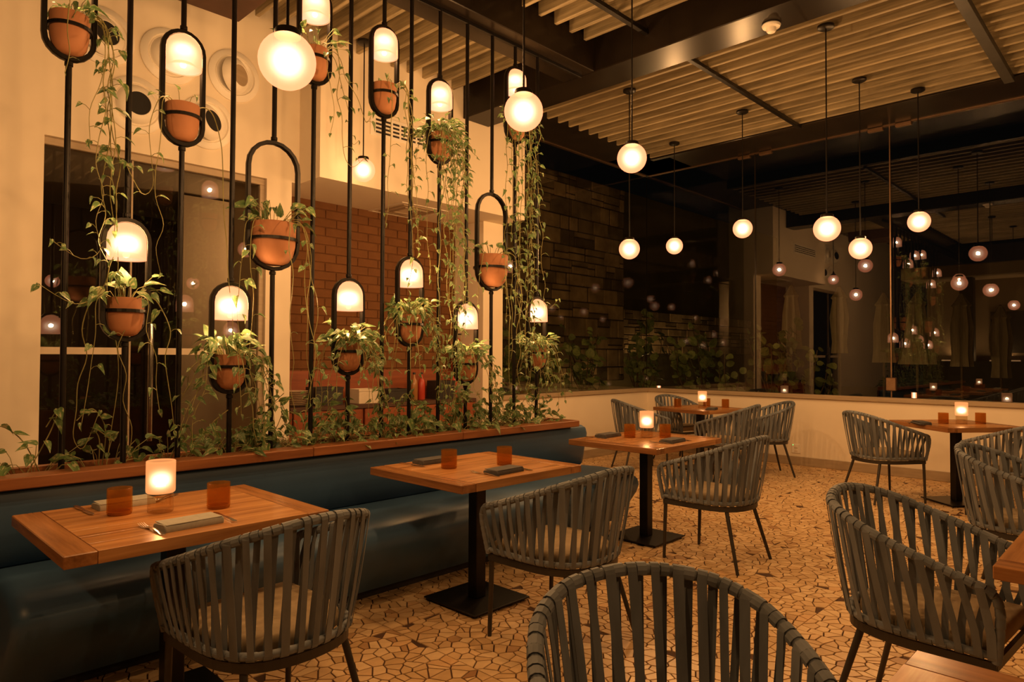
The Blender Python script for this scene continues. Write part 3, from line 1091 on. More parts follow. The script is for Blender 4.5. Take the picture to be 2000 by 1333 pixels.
# potted plants: pot index -> crown leaves, crown height, size, list of vines (dx, dy, drop, driftx, every, size, bare, hook)
PLANTS = [
    (16, .10, .062, [(.07, -.03, 0.95, .02, .05, .060, .05, None), (.075, -.01, 1.25, -.03, .05, .062, .05, (-.24, -.02, .03)), (.06, -.05, 1.05, -.02, .055, .055, .05, (-.20, -.03, .02)), (.05, -.04, 0.55, -.06, .06, .06, .05, None),
                     (.07, .0, 2.0, .06, .10, .055, .72, None), (.065, -.02, 2.05, .10, .10, .05, .75, None), (-.02, -.08, .30, 0, .1, .03, .8, None)]),
    (16, .13, .078, [(-.07, -.03, .55, -.03, .09, .06, .25, None), (.03, -.08, .50, .02, .09, .06, .4, None), (.07, -.02, .62, .06, .10, .055, .4, None), (-.075, 0, .62, -.02, .10, .055, .4, (.1, -.02, .12))]),
    (6, .10, .045, [(-.07, -.03, .42, -.02, .09, .050, .25, (-.13, -.02, .08)), (-.06, -.04, .85, .0, .16, .045, .55, None), (.07, -.02, 1.15, .09, .3, .045, .85, None)]),
    (30, .12, .068, [(.07, -.03, .45, .02, .055, .062, .1, None), (.075, -.02, .40, .08, .05, .065, .05, None), (-.07, -.03, .42, -.07, .055, .062, .1, None), (-.075, -.02, .35, -.10, .055, .06, .1, None), (0, -.08, .36, .05, .08, .055, .3, (.07, -.02, .1)), (.06, .03, .5, .13, .055, .06, .1, None)]),
    (24, .16, .078, [(-.11, -.03, .62, -.03, .06, .065, .1, None), (-.10, -.06, .75, .0, .06, .06, .15, None), (.0, -.125, 1.0, .01, .12, .04, .6, None), (.09, -.05, 1.05, .02, .09, .05, .45, None), (.12, -.02, 1.0, .06, .08, .05, .4, None), (.06, -.1, .98, .03, .1, .05, .4, None)]),
    (20, .15, .070, [(.07, -.03, .30, .12, .06, .06, .1, (.06, -.02, .02)), (.07, 0, .42, .10, .06, .055, .15, (.05, -.02, -.02)), (.04, -.06, .62, .01, .07, .05, .25, (.12, -.03, .02)), (.0, -.07, .5, .02, .08, .05, .3, None)]),
    (46, .13, .060, [(.07, -.03, .30, .05, .04, .055, .02, None), (.075, .0, .38, .08, .04, .058, .02, None), (.07, -.05, .45, .10, .045, .055, .05, None), (-.07, -.04, .35, -.06, .05, .055, .1, None), (-.075, 0, .42, -.05, .05, .055, .1, None), (0, -.085, .40, .02, .08, .045, .5, None), (.02, -.08, .42, .05, .07, .045, .45, None)]),
    (3, .09, .045, [(.04, -.07, .85, .02, .06, .045, .15, None), (.06, -.05, 1.05, .03, .055, .05, .1, None), (.07, -.03, .95, .05, .055, .05, .1, None), (-.03, -.08, .9, -.03, .06, .045, .15, None), (.05, -.06, 1.25, .0, .055, .048, .12, None)]),
    (46, .13, .060, [(.07, -.03, .30, .06, .04, .055, .02, None), (.08, 0, .42, .06, .04, .055, .02, None), (.06, -.06, .5, .10, .045, .055, .05, None), (-.07, -.03, .45, -.05, .055, .05, .15, None), (.03, -.08, .5, .05, .05, .05, .15, None)]),
    (46, .13, .060, [(-.07, -.03, 1.0, .0, .045, .052, .05, None), (-.04, -.07, 1.15, .03, .045, .05, .05, None), (0, -.08, 1.3, .0, .045, .05, .05, None), (.04, -.07, 1.35, .02, .045, .05, .05, None), (.07, -.03, 1.2, .03, .045, .052, .05, None), (.08, 0, .25, .07, .04, .055, .02, None), (-.08, 0, .25, -.06, .04, .055, .02, None), (.06, .04, 1.5, .06, .05, .05, .05, None)]),
    (36, .12, .058, [(.07, -.03, .28, .06, .045, .052, .05, None), (.08, 0, .35, .09, .045, .052, .05, None), (-.07, -.03, .32, -.07, .05, .05, .1, None), (-.08, 0, .30, -.04, .05, .05, .1, None)]),
    (14, .12, .062, [(-.10, -.05, .35, -.05, .06, .055, .15, None), (.0, -.12, .8, .0, .12, .04, .55, None), (.05, -.11, .95, .03, .08, .04, .35, None), (-.03, -.12, .95, .02, .09, .04, .4, None), (.12, -.02, .4, .04, .055, .055, .1, None)]),
    (12, .10, .050, [(-.07, -.03, 1.55, -.02, .042, .055, .03, None), (-.04, -.07, 1.7, .0, .042, .055, .03, None), (0, -.08, 1.9, .01, .045, .055, .05, None), (-.06, -.05, 1.2, .06, .042, .058, .03, None), (.03, -.08, 1.4, .08, .045, .055, .05, (.16, -.02, .03)), (-.02, -.08, 1.75, .10, .045, .055, .05, None)]),
    (32, .13, .058, [(.07, -.03, .35, .05, .04, .058, .02, None), (.08, 0, .48, .06, .045, .056, .05, None), (.06, .04, .42, .08, .045, .055, .05, None), (-.07, -.03, .38, -.03, .05, .055, .1, (.12, -.03, .06)), (.03, -.08, .40, .06, .06, .05, .2, None)]),
]
plant_lab = [
    'potted pothos hung at the top left, long vines trailing far down its black pole',
    'potted pothos with a few large pale leaves, under the bell lamp before the door glass',
    'potted pothos with hardly any leaves, in front of the round air nozzles',
    'potted pothos in the low fourth hoop, leaves spilling left and right of the pot',
    'potted pothos in the wide hoop without a lamp, upright leaves, beside the plaster pier',
    'potted pothos high beside the biggest glass globe, vines reaching right',
    'potted pothos with dense pale foliage over the pot before the brick wall',
    'potted pothos in the nearly bare high pot, thin vine curtain hanging beneath it',
    'potted pothos in the ninth hoop, dense foliage hiding most of its small pot',
    'potted pothos with a thick vine curtain, hung in front of the slot grille',
    'potted pothos in the low eleventh hoop before the plaster pier',
    'potted pothos in the wide hoop at the right, few leaves on top',
    'potted pothos highest at the right, its long leafy curtain falling past the pier edge',
    'potted pothos at the right end of the screen, bright foliage before the dark window']
for i, ((x, z0, ty), (nl, hgt, sz, vines), lab) in enumerate(zip(POLES, PLANTS, plant_lab)):
    rnd = random.Random(100 + i)
    A = ty == 'A'
    pz = z0 + (0.029 if A else 0.034)
    h = 0.185 if A else 0.235
    t = thing('potted_pothos', lab, 'plant', (x, PY, pz), 0, 'pothos pots hung in the pole screen')
    link('pot', POT_A if A else POT_B, t)
    link('soil', SOIL_A if A else SOIL_B, t)
    crown(t, (0, 0, h - 0.012), 0.07 if A else 0.11, int(nl * (1.6 if nl >= 30 else 1.15)), rnd, sz, hgt)
    if nl >= 30:
        for q in range(9):
            a = rnd.uniform(0, 2 * PI)
            if math.sin(a) > 0.6:
                a = -a
            ov = Vector((math.cos(a), math.sin(a), 0))
            hang_vine(t, (0.068 * ov.x, 0.068 * ov.y, h - 0.004), rnd.uniform(.10, .40), rnd, (ov.x * rnd.uniform(.02, .12), ov.y * .04), .042, .056, .05, out=ov)
    if i == 9 or i == 12:
        for q in range(5):
            a = rnd.uniform(-2.6, -0.5)
            ov = Vector((math.cos(a), math.sin(a), 0))
            hang_vine(t, (0.07 * ov.x, 0.07 * ov.y, h - 0.004), min(rnd.uniform(.8, 1.9), z0 - 0.75), rnd, (rnd.uniform(-.05, .05), 0), .045, .054, .06, out=ov)
    for dx, dy, drop, drift, ev, s, bare, hook in vines:
        drop = min(drop, z0 + 0.15 - 0.87)
        ov = Vector((dx, dy, 0))
        hang_vine(t, (dx * 0.9, dy * 0.9, h - 0.006), drop, rnd, (drift, rnd.uniform(-.03, .0)), ev, s, bare, hook, out=ov)

# creeping plants in the trough
xs = []
x = 0.42
while x < 4.28:
    xs.append(x)
    x += 0.29 if x < 1.3 else 0.225
place = ['at the left end of the ledge under the plaster wall', 'beside the foot of the first pole', 'between the first and second poles', 'at the foot of the second pole',
         'at the foot of the third pole', 'between the third and fourth poles', 'at the foot of the fourth pole', 'at the foot of the fifth pole', 'left of the sixth pole foot', 'at the foot of the sixth pole',
         'at the foot of the seventh pole', 'between the seventh and eighth poles', 'at the foot of the eighth pole', 'at the foot of the ninth pole', 'between the ninth and tenth poles',
         'at the foot of the tenth pole', 'at the foot of the eleventh pole', 'at the foot of the twelfth pole', 'at the foot of the thirteenth pole', 'at the foot of the last pole', 'at the right end of the ledge']
for i, x in enumerate(xs):
    rnd = random.Random(300 + i)
    dens = 6 if x < 0.7 else (13 if x < 1.3 else (24 if x < 2.0 else 40))
    t = thing('creeping_pothos', 'creeping pothos in the planter, ' + place[min(i, len(place) - 1)], 'plant', (x, 3.69, 0.825), 0, 'creeping pothos in the trough')
    crown(t, (0, 0, 0), 0.12, dens, rnd, 0.070 if x < 2 else 0.060, 0.10 if x < 0.7 else 0.16)
    if x > 0.6:
        mb = MB()
        for k in range(2 if x < 1.5 else 6):
            p0 = Vector((rnd.uniform(-.1, .1), rnd.uniform(-.07, .05), 0.0))
            p1 = p0 + Vector((rnd.uniform(-.16, .16), rnd.uniform(-.07, .02), rnd.uniform(.12, .30)))
            p2 = p1 + Vector((rnd.uniform(-.12, .12), rnd.uniform(-.06, .02), rnd.uniform(-.12, .08)))
            cv = catmull([p0, (p0 + p1) / 2 + Vector((rnd.uniform(-.04, .04), 0, .04)), p1, p2], 5)
            mb.tube(cv, 0.0024, 4)
            for q in range(4, len(cv), 3):
                put_leaf(t, cv[q], Vector((rnd.uniform(-1, 1), rnd.uniform(-1, .1), rnd.uniform(-.8, .5))), 0.06 * rnd.uniform(.6, 1.25), rnd)
        mb.build('vine', M['vine'], t, True)

# ------------------------------------------------------------ globe pendants
def globe_prof(r):
    return [(max(r * math.sin(PI * k / 16), 0.0005), r - r * 0.0 + r * -math.cos(PI * k / 16) - r) for k in range(0, 16)]
GR = 0.100
GLOBE = MB().lathe(globe_prof(GR), 32).mesh('globe_shade', M['globe'], True)
CAPM = MB().lathe([(0.0, 0.116), (0.030, 0.116), (0.043, 0.112), (0.047, 0.104), (0.047, 0.088), (0.0, 0.0885)], 24).mesh('cap', M['black_steel'], True)
CANO = MB().lathe([(0.0, 0.0), (0.062, 0.0), (0.062, -0.020), (0.050, -0.028), (0.0, -0.028)], 24)
CANO = CANO.mesh('canopy', M['black_steel'], True)
GLOBES = [(1.17, 2.26, 2.42, 'largest frosted globe pendant, hung in front of the pole screen'),
          (2.54, 2.39, 2.63, 'frosted globe pendant in front of the right end of the plaster soffit'),
          (3.26, 4.94, 2.95, 'frosted globe pendant behind the poles, in front of the soffit'),
          (3.90, 2.65, 2.73, 'frosted globe pendant just below the left corner of the slatted ceiling'),
          (5.53, 1.94, 2.38, 'biggest frosted globe pendant before the right window, on the longest rod'),
          (6.81, 2.09, 2.39, 'frosted globe pendant hung lowest, left of the bronze glass seam'),
          (7.46, 1.76, 2.69, 'frosted globe pendant right of the bronze glass seam'),
          (6.85, 3.26, 2.73, 'frosted globe pendant in front of the dark glass seam of the right window'),
          (7.31, 4.35, 2.72, 'smallest frosted globe pendant, deep in the room near the glass corner'),
          (5.55, 3.80, 2.42, 'frosted globe pendant low in front of the garden stone wall'),
          (3.55, 6.5, 2.35, 'unseen globe pendant added to light the lobby, behind the brick recess'),  # added out of sight to brighten the lobby behind the door glass
          (1.0, -0.9, 2.5, 'unseen globe pendant added for light over the near tables behind the viewer'),  # near pendants out of view, added to brighten floor, chairs and right wall
          (2.6, -1.2, 2.5, 'unseen globe pendant added for light along the near aisle'),
          (4.4, -0.4, 2.55, 'unseen globe pendant added for light over the second row of tables'),
          (-0.75, 2.1, 2.3, 'frosted globe pendant at the near end of the banquette'),
          (6.3, -0.6, 2.4, 'unseen globe pendant added for light by the right window')]
for x, y, z, lab in GLOBES:
    t = thing('globe_pendant', lab, 'lamp', (x, y, z), 0, 'globe pendants')
    link('globe_shade', GLOBE, t)
    link('cap', CAPM, t)
    ctop = 3.985
    if 3.5 < y < 3.9:
        ctop = 3.985 if x > 4.98 else 3.8
    if y > 4.8:
        ctop = 4.06 if y < 6 else 2.985
    MB().tube([(0, 0, 0.11), (0, 0, ctop - z - 0.02)], 0.0055, 8).build('rod', M['black_steel'], t, True)
    link('canopy', CANO, t, (0, 0, ctop - z))
    point_light('lamp_light', t, (0, 0, 0.0), P_UNSEEN if (y < 1.3 or x < 0) else (8.0 if 4.8 < y < 6 else P_GLOBE), 0.02)

# ------------------------------------------------------------ tables
def make_table(L, W, base=0.42):
    t = thing('bistro_table', '', 'table', (0, 0, 0))
    T0, T1 = 0.708, 0.75
    e = 0.095
    n = 7
    bwid = W / n
    for k in range(n):
        MB().box(-L / 2 + e, L / 2 - e, -W / 2 + k * bwid + 0.0003, -W / 2 + (k + 1) * bwid - 0.0003, T0, T1, 0.0007).build('plank', M['table_wood_x'], t)
    for s in (-1, 1):
        a, b = (-L / 2, -L / 2 + e - 0.0006) if s < 0 else (L / 2 - e + 0.0006, L / 2)
        MB().box(a, b, -W / 2, W / 2, T0, T1, 0.003).build('end_board', M['table_wood_y'], t)
    MB().box(-0.15, 0.15, -0.15, 0.15, 0.700, 0.708).build('mounting_plate', M['black_steel'], t)
    MB().box(-0.036, 0.036, -0.036, 0.036, 0.022, 0.700, 0.004).build('post', M['black_steel'], t)
    MB().box(-base / 2, base / 2, -base / 2, base / 2, 0.012, 0.022, 0.002).build('base_plate', M['black_steel'], t)
    for sx in (-1, 1):
        for sy in (-1, 1):
            MB().lathe([(0.0, 0.0), (0.016, 0.0), (0.016, 0.012), (0.0, 0.012)], 10, (sx * (base / 2 - .03), sy * (base / 2 - .03), 0)).build('foot', M['black_plastic'], t)
    return t
T_A = make_table(0.915, 0.765)
T_B = make_table(0.80, 0.80)
TABLES = [  # proto, x, y, rz, label
    (T_A, 1.012, 2.828, 0, 'wooden table nearest on the left, laid for two with a glowing candle lamp'),
    (T_A, 2.640, 2.830, 0, 'wooden table in the middle by the banquette, the one without a candle lamp'),
    (T_A, 4.435, 2.885, 0, 'wooden table at the far end of the banquette with a candle lamp'),
    (T_B, 7.62, 4.18, math.radians(-12), 'wooden table in the far glass corner with four chairs'),
    (T_B, 7.60, 1.50, math.radians(-40), 'wooden table by the right window with candle lamp and two tumblers'),
    (T_A, 2.94, 0.017, 0, 'wooden table cut by the right edge of the photo, mid-height'),
    (T_A, 1.195, 0.020, 0, 'empty wooden table corner at the bottom right of the photo')]
used = set()
TB = []
for p, x, y, rz, lab in TABLES:
    if id(p) not in used:
        used.add(id(p))
        o = p
        o.location, o.rotation_euler = (x, y, 0), (0, 0, rz)
        o['label'] = lab
    else:
        o = copy_tree(p, (x, y, 0), rz, lab)
    o['group'] = 'wooden bistro tables'
    TB.append(o)

# ------------------------------------------------------------ chairs
def make_chair():
    t = thing('woven_chair', '', 'chair')
    half = [(-0.243, 0.262), (-0.245, 0.14), (-0.246, 0.0), (-0.232, -0.10), (-0.185, -0.190), (-0.10, -0.236), (0.0, -0.250)]
    path2 = half + [(-x, y) for x, y in half[-2::-1]]
    fr = catmull([(x, y, 0.388) for x, y in path2], 4)
    pr = [(-0.008, -0.016), (0.008, -0.016), (0.008, 0.016), (-0.008, 0.016)]
    mb = MB().sweep(fr, pr)
    mb.box(-0.243, 0.243, 0.247, 0.262, 0.372, 0.404)
    mb.build('seat_frame', M['chair_metal'], t)
    for sx in (-1, 1):
        MB().tube([(sx * 0.236, 0.250, 0.39), (sx * 0.238, 0.262, 0.0)], [0.0135, 0.0105], 10).build('leg', M['chair_metal'], t, True)
        MB().tube([(sx * 0.185, -0.165, 0.39), (sx * 0.243, -0.270, 0.0)], [0.0135, 0.0105], 10).build('leg', M['chair_metal'], t, True)
    # rails
    topc = [(-0.246, 0.262, 0.405), (-0.262, 0.274, 0.50), (-0.276, 0.279, 0.58), (-0.283, 0.262, 0.628), (-0.287, 0.20, 0.652), (-0.294, 0.06, 0.698), (-0.290, -0.07, 0.742), (-0.262, -0.185, 0.785), (-0.190, -0.272, 0.818), (-0.095, -0.308, 0.836), (0.0, -0.318, 0.842)]
    top = topc + [(-x, y, z) for x, y, z in topc[-2::-1]]
    tc = catmull(top, 8)
    botc = catmull([(x * 1.02, y * 1.02, 0.424) for x, y in path2], 6)
    def wrapped(c, r):
        fine = []
        for i in range(len(c) - 1):
            fine.append(c[i])
            fine.append((c[i] + c[i + 1]) / 2)
        fine.append(c[-1])
        rad, acc = [], 0.0
        for i in range(len(fine)):
            if i:
                acc += (fine[i] - fine[i - 1]).length
            ph = (acc / 0.034) % 1.0
            rad.append(r * (1.0 + 0.10 * ph) if ph < 0.9 else r * 0.93)
        return MB().tube(fine, rad, 10)
    wrapped(tc, 0.0140).build('top_rail', M['strap'], t, True)
    wrapped(botc, 0.0130).build('lower_rail', M['strap'], t, True)
    # cumulative lengths
    def cum(c):
        L = [0.0]
        for i in range(1, len(c)):
            L.append(L[-1] + (c[i] - c[i - 1]).length)
        return L
    Lt, Lb = cum(tc), cum(botc)
    def at(c, L, s):
        s = min(max(s, 0.0), L[-1] - 1e-6)
        lo, hi = 0, len(L) - 1
        while hi - lo > 1:
            m = (lo + hi) // 2
            if L[m] <= s:
                lo = m
            else:
                hi = m
        f = (s - L[lo]) / max(L[hi] - L[lo], 1e-9)
        return c[lo].lerp(c[hi], f), (c[hi] - c[lo]).normalized()
    t0, t1 = Lt[24] + 0.0, Lt[-1] - Lt[24]
    b0, b1 = 0.008, Lb[-1] - 0.008
    NS = 27
    for k in range(NS):
        for layer in (0, 1):
            u = (k + 0.5 + (0.32 if layer else -0.12)) / NS
            fr_ = abs(u - 0.5) * 2
            dv = (1 if layer == 0 else -1) * (0.22 + 0.7 * fr_ * fr_) / NS
            ut = min(max(u, 0.004), 0.996)
            ub = min(max(u + dv, 0.004), 0.996)
            P, tp = at(tc, Lt, t0 + (t1 - t0) * ut)
            Q, tq = at(botc, Lb, b0 + (b1 - b0) * ub)
            outn = Vector((P.x * 0.5 + Q.x * 0.5, P.y * 0.5 + Q.y * 0.5 - 0.02, 0)).normalized()
            sgn = 1 if layer == 0 else -1
            off = 0.0165
            path = []
            wv = []
            def arc(C, tv, a0, a1, n, r):
                tv = tv.normalized()
                o2 = (outn - tv * outn.dot(tv)).normalized()
                u2 = tv.cross(o2)
                if u2.z < 0:
                    u2 = -u2
                for i in range(n + 1):
                    a = a0 + (a1 - a0) * i / n
                    path.append(C + (o2 * sgn * math.cos(a) + u2 * math.sin(a)) * r)
                    wv.append(tv)
            arc(P, tp, PI * 1.15, 0.0, 6, off + 0.001)
            mid = []
            A0, B0 = path[-1], Q + outn * sgn * (off - 0.001)
            for f in (0.33, 0.66):
                p = A0.lerp(B0, f) + outn * sgn * 0.004 * math.sin(PI * f)
                path.append(p)
                wv.append(tp.lerp(tq, f).normalized())
            arc(Q, tq, 0.0, -PI * 1.1, 5, off - 0.001)
            w = 0.0118 + 0.0015 * ((k * 7 + layer * 3) % 3 - 1)
            vs, fs = [], []
            m = len(path)
            for i in range(m):
                d = (path[min(i + 1, m - 1)] - path[max(i - 1, 0)]).normalized()
                s_ = (wv[i] - d * wv[i].dot(d)).normalized()
                n_ = s_.cross(d)
                for a, b in ((-w, -0.0012), (w, -0.0012), (w, 0.0012), (-w, 0.0012)):
                    vs.append(path[i] + s_ * a + n_ * b)
            for i in range(m - 1):
                for q in range(4):
                    fs.append((i * 4 + q, i * 4 + (q + 1) % 4, i * 4 + 4 + (q + 1) % 4, i * 4 + 4 + q))
            fs += [(0, 3, 2, 1), (m * 4 - 4, m * 4 - 3, m * 4 - 2, m * 4 - 1)]
            MB().add(vs, fs).build('strap', M['strap'], t)
    # cushion
    cp = catmull([(x * 0.93, y * 0.93 + 0.01, 0) for x, y in path2], 3)
    n = len(cp)
    cy = 0.02
    vs, fs = [], []
    lev = [(0.90, 0.412), (0.985, 0.418), (1.0, 0.436), (0.985, 0.458), (0.92, 0.472), (0.6, 0.480)]
    for s, z in lev:
        for p in cp:
            vs.append((p.x * s, cy + (p.y - cy) * s, z))
    for i in range(len(lev) - 1):
        for k in range(n):
            fs.append((i * n + k, i * n + (k + 1) % n, (i + 1) * n + (k + 1) % n, (i + 1) * n + k))
    fs.append(tuple(range(n))[::-1])
    fs.append(tuple(range((len(lev) - 1) * n, len(lev) * n)))
    MB().add(vs, fs).build('seat_cushion', M['cushion'], t, True)
    return t
CH = make_chair()
CHAIRS = [  # x, y, rz (0 faces +y)
    (1.150, 2.300, math.radians(4), 'grey woven chair at the left table with the biggest candle lamp, back to the viewer'),
    (2.595, 2.170, math.radians(2), 'grey woven chair drawn up to the middle table without a candle'),
    (4.330, 2.255, 0.00, 'grey woven chair at the far end table of the banquette, beside the open floor'),
    (7.05, 4.68, math.radians(-126), 'grey woven chair left of the far corner table, seen side-on by the low wall'),
    (8.10, 4.72, math.radians(165), 'grey woven chair in the glass corner, facing the viewer behind the far table'),
    (7.16, 3.58, math.radians(8), 'grey woven chair in front of the far corner table, seen from behind'),
    (7.86, 3.485, math.radians(41), 'grey woven chair right of the far corner table, near the wall socket'),
    (7.285, 2.05, math.radians(-127), 'grey woven chair standing alone against the plain wall, left of the window table'),
    (7.15, 0.98, math.radians(-30), 'grey woven chair in front of the window table, cut by the right edge'),
    (4.85, 0.62, math.radians(176), 'grey woven chair at the right edge, behind the nearer high-backed one'),
    (2.90, 0.66, math.radians(176), 'grey woven chair at the right table edge, high back toward the open floor'),
    (1.24, 0.72, math.radians(140), 'grey woven chair nearest the viewer, its curved back cut by the bottom edge')]
for i, (x, y, rz, lab) in enumerate(CHAIRS):
    if i == 0:
        CH.location, CH.rotation_euler = (x, y, 0), (0, 0, rz)
        CH['label'] = lab
        CH['group'] = 'woven chairs'
    else:
        copy_tree(CH, (x, y, 0), rz, lab)

# ------------------------------------------------------------ things on the tables
def make_candle():
    t = thing('candle_lamp', '', 'candle lamp')
    MB().lathe([(0.0, 0.0), (0.044, 0.0), (0.047, 0.003), (0.047, 0.074), (0.043, 0.078)], 28).build('glass_base', M['clear'], t, True)
    MB().lathe([(0.0, 0.076), (0.048, 0.076), (0.0525, 0.080), (0.0535, 0.087), (0.0535, 0.200), (0.0505, 0.202), (0.0495, 0.195)], 32).build('frosted_shade', M['candle'], t, True)
    MB().lathe([(0.0, 0.080), (0.020, 0.080), (0.020, 0.100), (0.0, 0.100)], 14).build('wax', M['china'], t, True)
    MB().lathe([(0.0, 0.101), (0.006, 0.108), (0.0075, 0.116), (0.004, 0.128), (0.0, 0.138)], 10).build('flame', M['flame'], t, True)
    point_light('candle_light', t, (0, 0, 0.135), P_CANDLE, 0.015, (1.0, 0.48, 0.14))
    return t
CD = make_candle()
def make_tumbler():
    t = thing('tumbler', '', 'glass')
    pr = [(0.0, 0.0), (0.040, 0.0), (0.0435, 0.004)]
    for k in range(1, 13):
        z = 0.004 + k * 0.0078
        pr += [(0.0435, z - 0.0026), (0.0447, z)]
    pr += [(0.0435, 0.102), (0.0405, 0.102), (0.0400, 0.016), (0.0, 0.014)]
    MB().lathe(pr, 28).build('glass_body', M['amber_glass'], t, True)
    MB().lathe([(0.0, 0.0005), (0.0395, 0.0005), (0.0395, 0.0125), (0.0, 0.0125)], 24).build('thick_base', M['amber_plastic'], t, True)
    return t
TM = make_tumbler()
candles = [(0.979, 2.881, 'glowing candle lamp with frosted shade on the nearest left table'),
           (4.498, 2.92, 'glowing candle lamp on the table at the far end of the banquette'),
           (7.62, 4.15, 'glowing candle lamp on the far corner table'),
           (7.62, 1.457, 'glowing candle lamp on the table by the right window'),
           (4.9, -0.7, 'glowing candle lamp on a table outside the frame')]
for i, (x, y, lab) in enumerate(candles[:4]):
    if i == 0:
        CD.location = (x, y, 0.75)
        CD['label'] = lab
        CD['group'] = 'candle lamps'
    else:
        copy_tree(CD, (x, y, 0.75), 0, lab)
tums = [(0.852, 2.946, 'amber ribbed tumbler left of the candle lamp on the nearest left table'), (1.171, 2.793, 'amber ribbed tumbler right of the candle lamp on the nearest left table'),
        (2.475, 2.883, 'amber ribbed tumbler nearer the banquette on the middle table'), (2.783, 2.758, 'amber ribbed tumbler nearer the chair on the middle table'),
        (4.404, 3.01, 'amber ribbed tumbler left of the candle lamp on the far banquette table'), (4.602, 2.821, 'amber ribbed tumbler right of the candle lamp on the far banquette table'),
        (7.50, 1.58, 'amber ribbed tumbler left of the candle lamp on the window table'), (7.76, 1.33, 'amber ribbed tumbler right of the candle lamp on the window table'),
        (7.50, 4.42, 'amber ribbed tumbler left of the candle lamp on the corner table'), (7.86, 4.22, 'amber ribbed tumbler right of the candle lamp on the corner table'), (7.88, 3.98, 'amber ribbed tumbler outermost on the corner table')]
for i, (x, y, lab) in enumerate(tums):
    if i == 0:
        TM.location = (x, y, 0.75)
        TM['label'] = lab
        TM['group'] = 'amber tumblers'
    else:
        copy_tree(TM, (x, y, 0.75), 0.4 * i, lab)

def make_napkin(m):
    t = thing('napkin', '', 'napkin')
    prof = [(-0.052, 0.000), (-0.054, 0.010), (-0.050, 0.021), (-0.035, 0.025), (0.0, 0.022), (0.035, 0.020), (0.050, 0.016), (0.055, 0.008), (0.050, 0.000)]
    mb = MB()
    vs, fs = [], []
    xs_ = [-0.105, -0.102, -0.05, 0.0, 0.05, 0.102, 0.105]
    for i, xx in enumerate(xs_):
        k = 0.93 if i in (0, 6) else 1.0
        for y, z in prof:
            vs.append((xx, y * k, z * k * (1 + 0.05 * math.sin(xx * 40))))
    n = len(prof)
    for i in range(len(xs_) - 1):
        for q in range(n):
            fs.append((i * n + q, (i + 1) * n + q, (i + 1) * n + (q + 1) % n, i * n + (q + 1) % n))
    fs += [tuple(range(n)), tuple(range((len(xs_) - 1) * n, len(xs_) * n))[::-1]]
    mb.add(vs, fs)
    mb.build('folded_cloth', m, t, True)
    fl = MB()
    fl.box(-0.100, 0.100, -0.049, 0.047, 0.0225, 0.0255, 0.001)
    fl.build('top_fold', m, t, True)
    return t
NP, NPD = make_napkin(M['napkin']), make_napkin(M['napkin_dark'])
def strip(pts, ws, th):
    """flat bar along y: pts (y,z), half-widths"""
    vs, fs = [], []
    for (y, z), w in zip(pts, ws):
        vs += [(-w, y, z), (w, y, z), (w, y, z + th), (-w, y, z + th)]
    m = len(pts)
    for i in range(m - 1):
        for q in range(4):
            fs.append((i * 4 + q, i * 4 + (q + 1) % 4, i * 4 + 4 + (q + 1) % 4, i * 4 + 4 + q))
    fs += [(0, 3, 2, 1), (m * 4 - 4, m * 4 - 3, m * 4 - 2, m * 4 - 1)]
    return MB().add(vs, fs)
def make_fork():
    t = thing('fork', '', 'fork')
    mb = strip([(-0.100, 0.0005), (-0.088, 0.001), (-0.06, 0.004), (-0.01, 0.008), (0.025, 0.004), (0.045, 0.001), (0.058, 0.001)], [0.006, 0.010, 0.0065, 0.004, 0.004, 0.011, 0.0125], 0.0022)
    mb.build('handle', M['cutlery'], t, True)
    for k in range(4):
        x = -0.0103 + k * 0.00687
        s = strip([(0.058, 0.001), (0.080, 0.004), (0.100, 0.009)], [0.0021, 0.0019, 0.0010], 0.0018)
        s.v = [(a + x, b, c) for a, b, c in s.v]
        s.build('tine', M['cutlery'], t)
    return t
def make_knife():
    t = thing('table_knife', '', 'knife')
    strip([(-0.110, 0.0), (-0.100, 0.0), (-0.05, 0.001), (-0.005, 0.001)], [0.006, 0.0085, 0.0075, 0.0055], 0.006).build('handle', M['cutlery'], t, True)
    strip([(-0.005, 0.002), (0.02, 0.002), (0.085, 0.002), (0.108, 0.002)], [0.006, 0.0095, 0.0095, 0.002], 0.0018).build('blade', M['cutlery'], t)
    return t
def make_spoon():
    t = thing('spoon', '', 'spoon')
    strip([(-0.100, 0.001), (-0.085, 0.001), (-0.03, 0.007), (0.030, 0.004)], [0.006, 0.009, 0.005, 0.004], 0.0022).build('handle', M['cutlery'], t, True)
    vs, fs = [], []
    for j in range(5):
        r = j / 4
        for k in range(14):
            a = 2 * PI * k / 14
            vs.append((0.0195 * r * math.cos(a), 0.058 + 0.031 * r * math.sin(a), 0.0005 + 0.009 * r * r))
    for j in range(4):
        for k in range(14):
            fs.append((j * 14 + k, j * 14 + (k + 1) % 14, j * 14 + 14 + (k + 1) % 14, j * 14 + 14 + k))
    MB().add(vs, fs).build('bowl', M['cutlery'], t, True)
    return t
FK, KN, SP = make_fork(), make_knife(), make_spoon()
DONE = set()
def put(proto, x, y, z, rz, lab, grp):
    if proto.name not in DONE:
        DONE.add(proto.name)
        proto.location, proto.rotation_euler, proto['label'] = (x, y, z), (0, 0, rz), lab
        o = proto
    else:
        o = copy_tree(proto, (x, y, z), rz, lab)
    o['group'] = grp
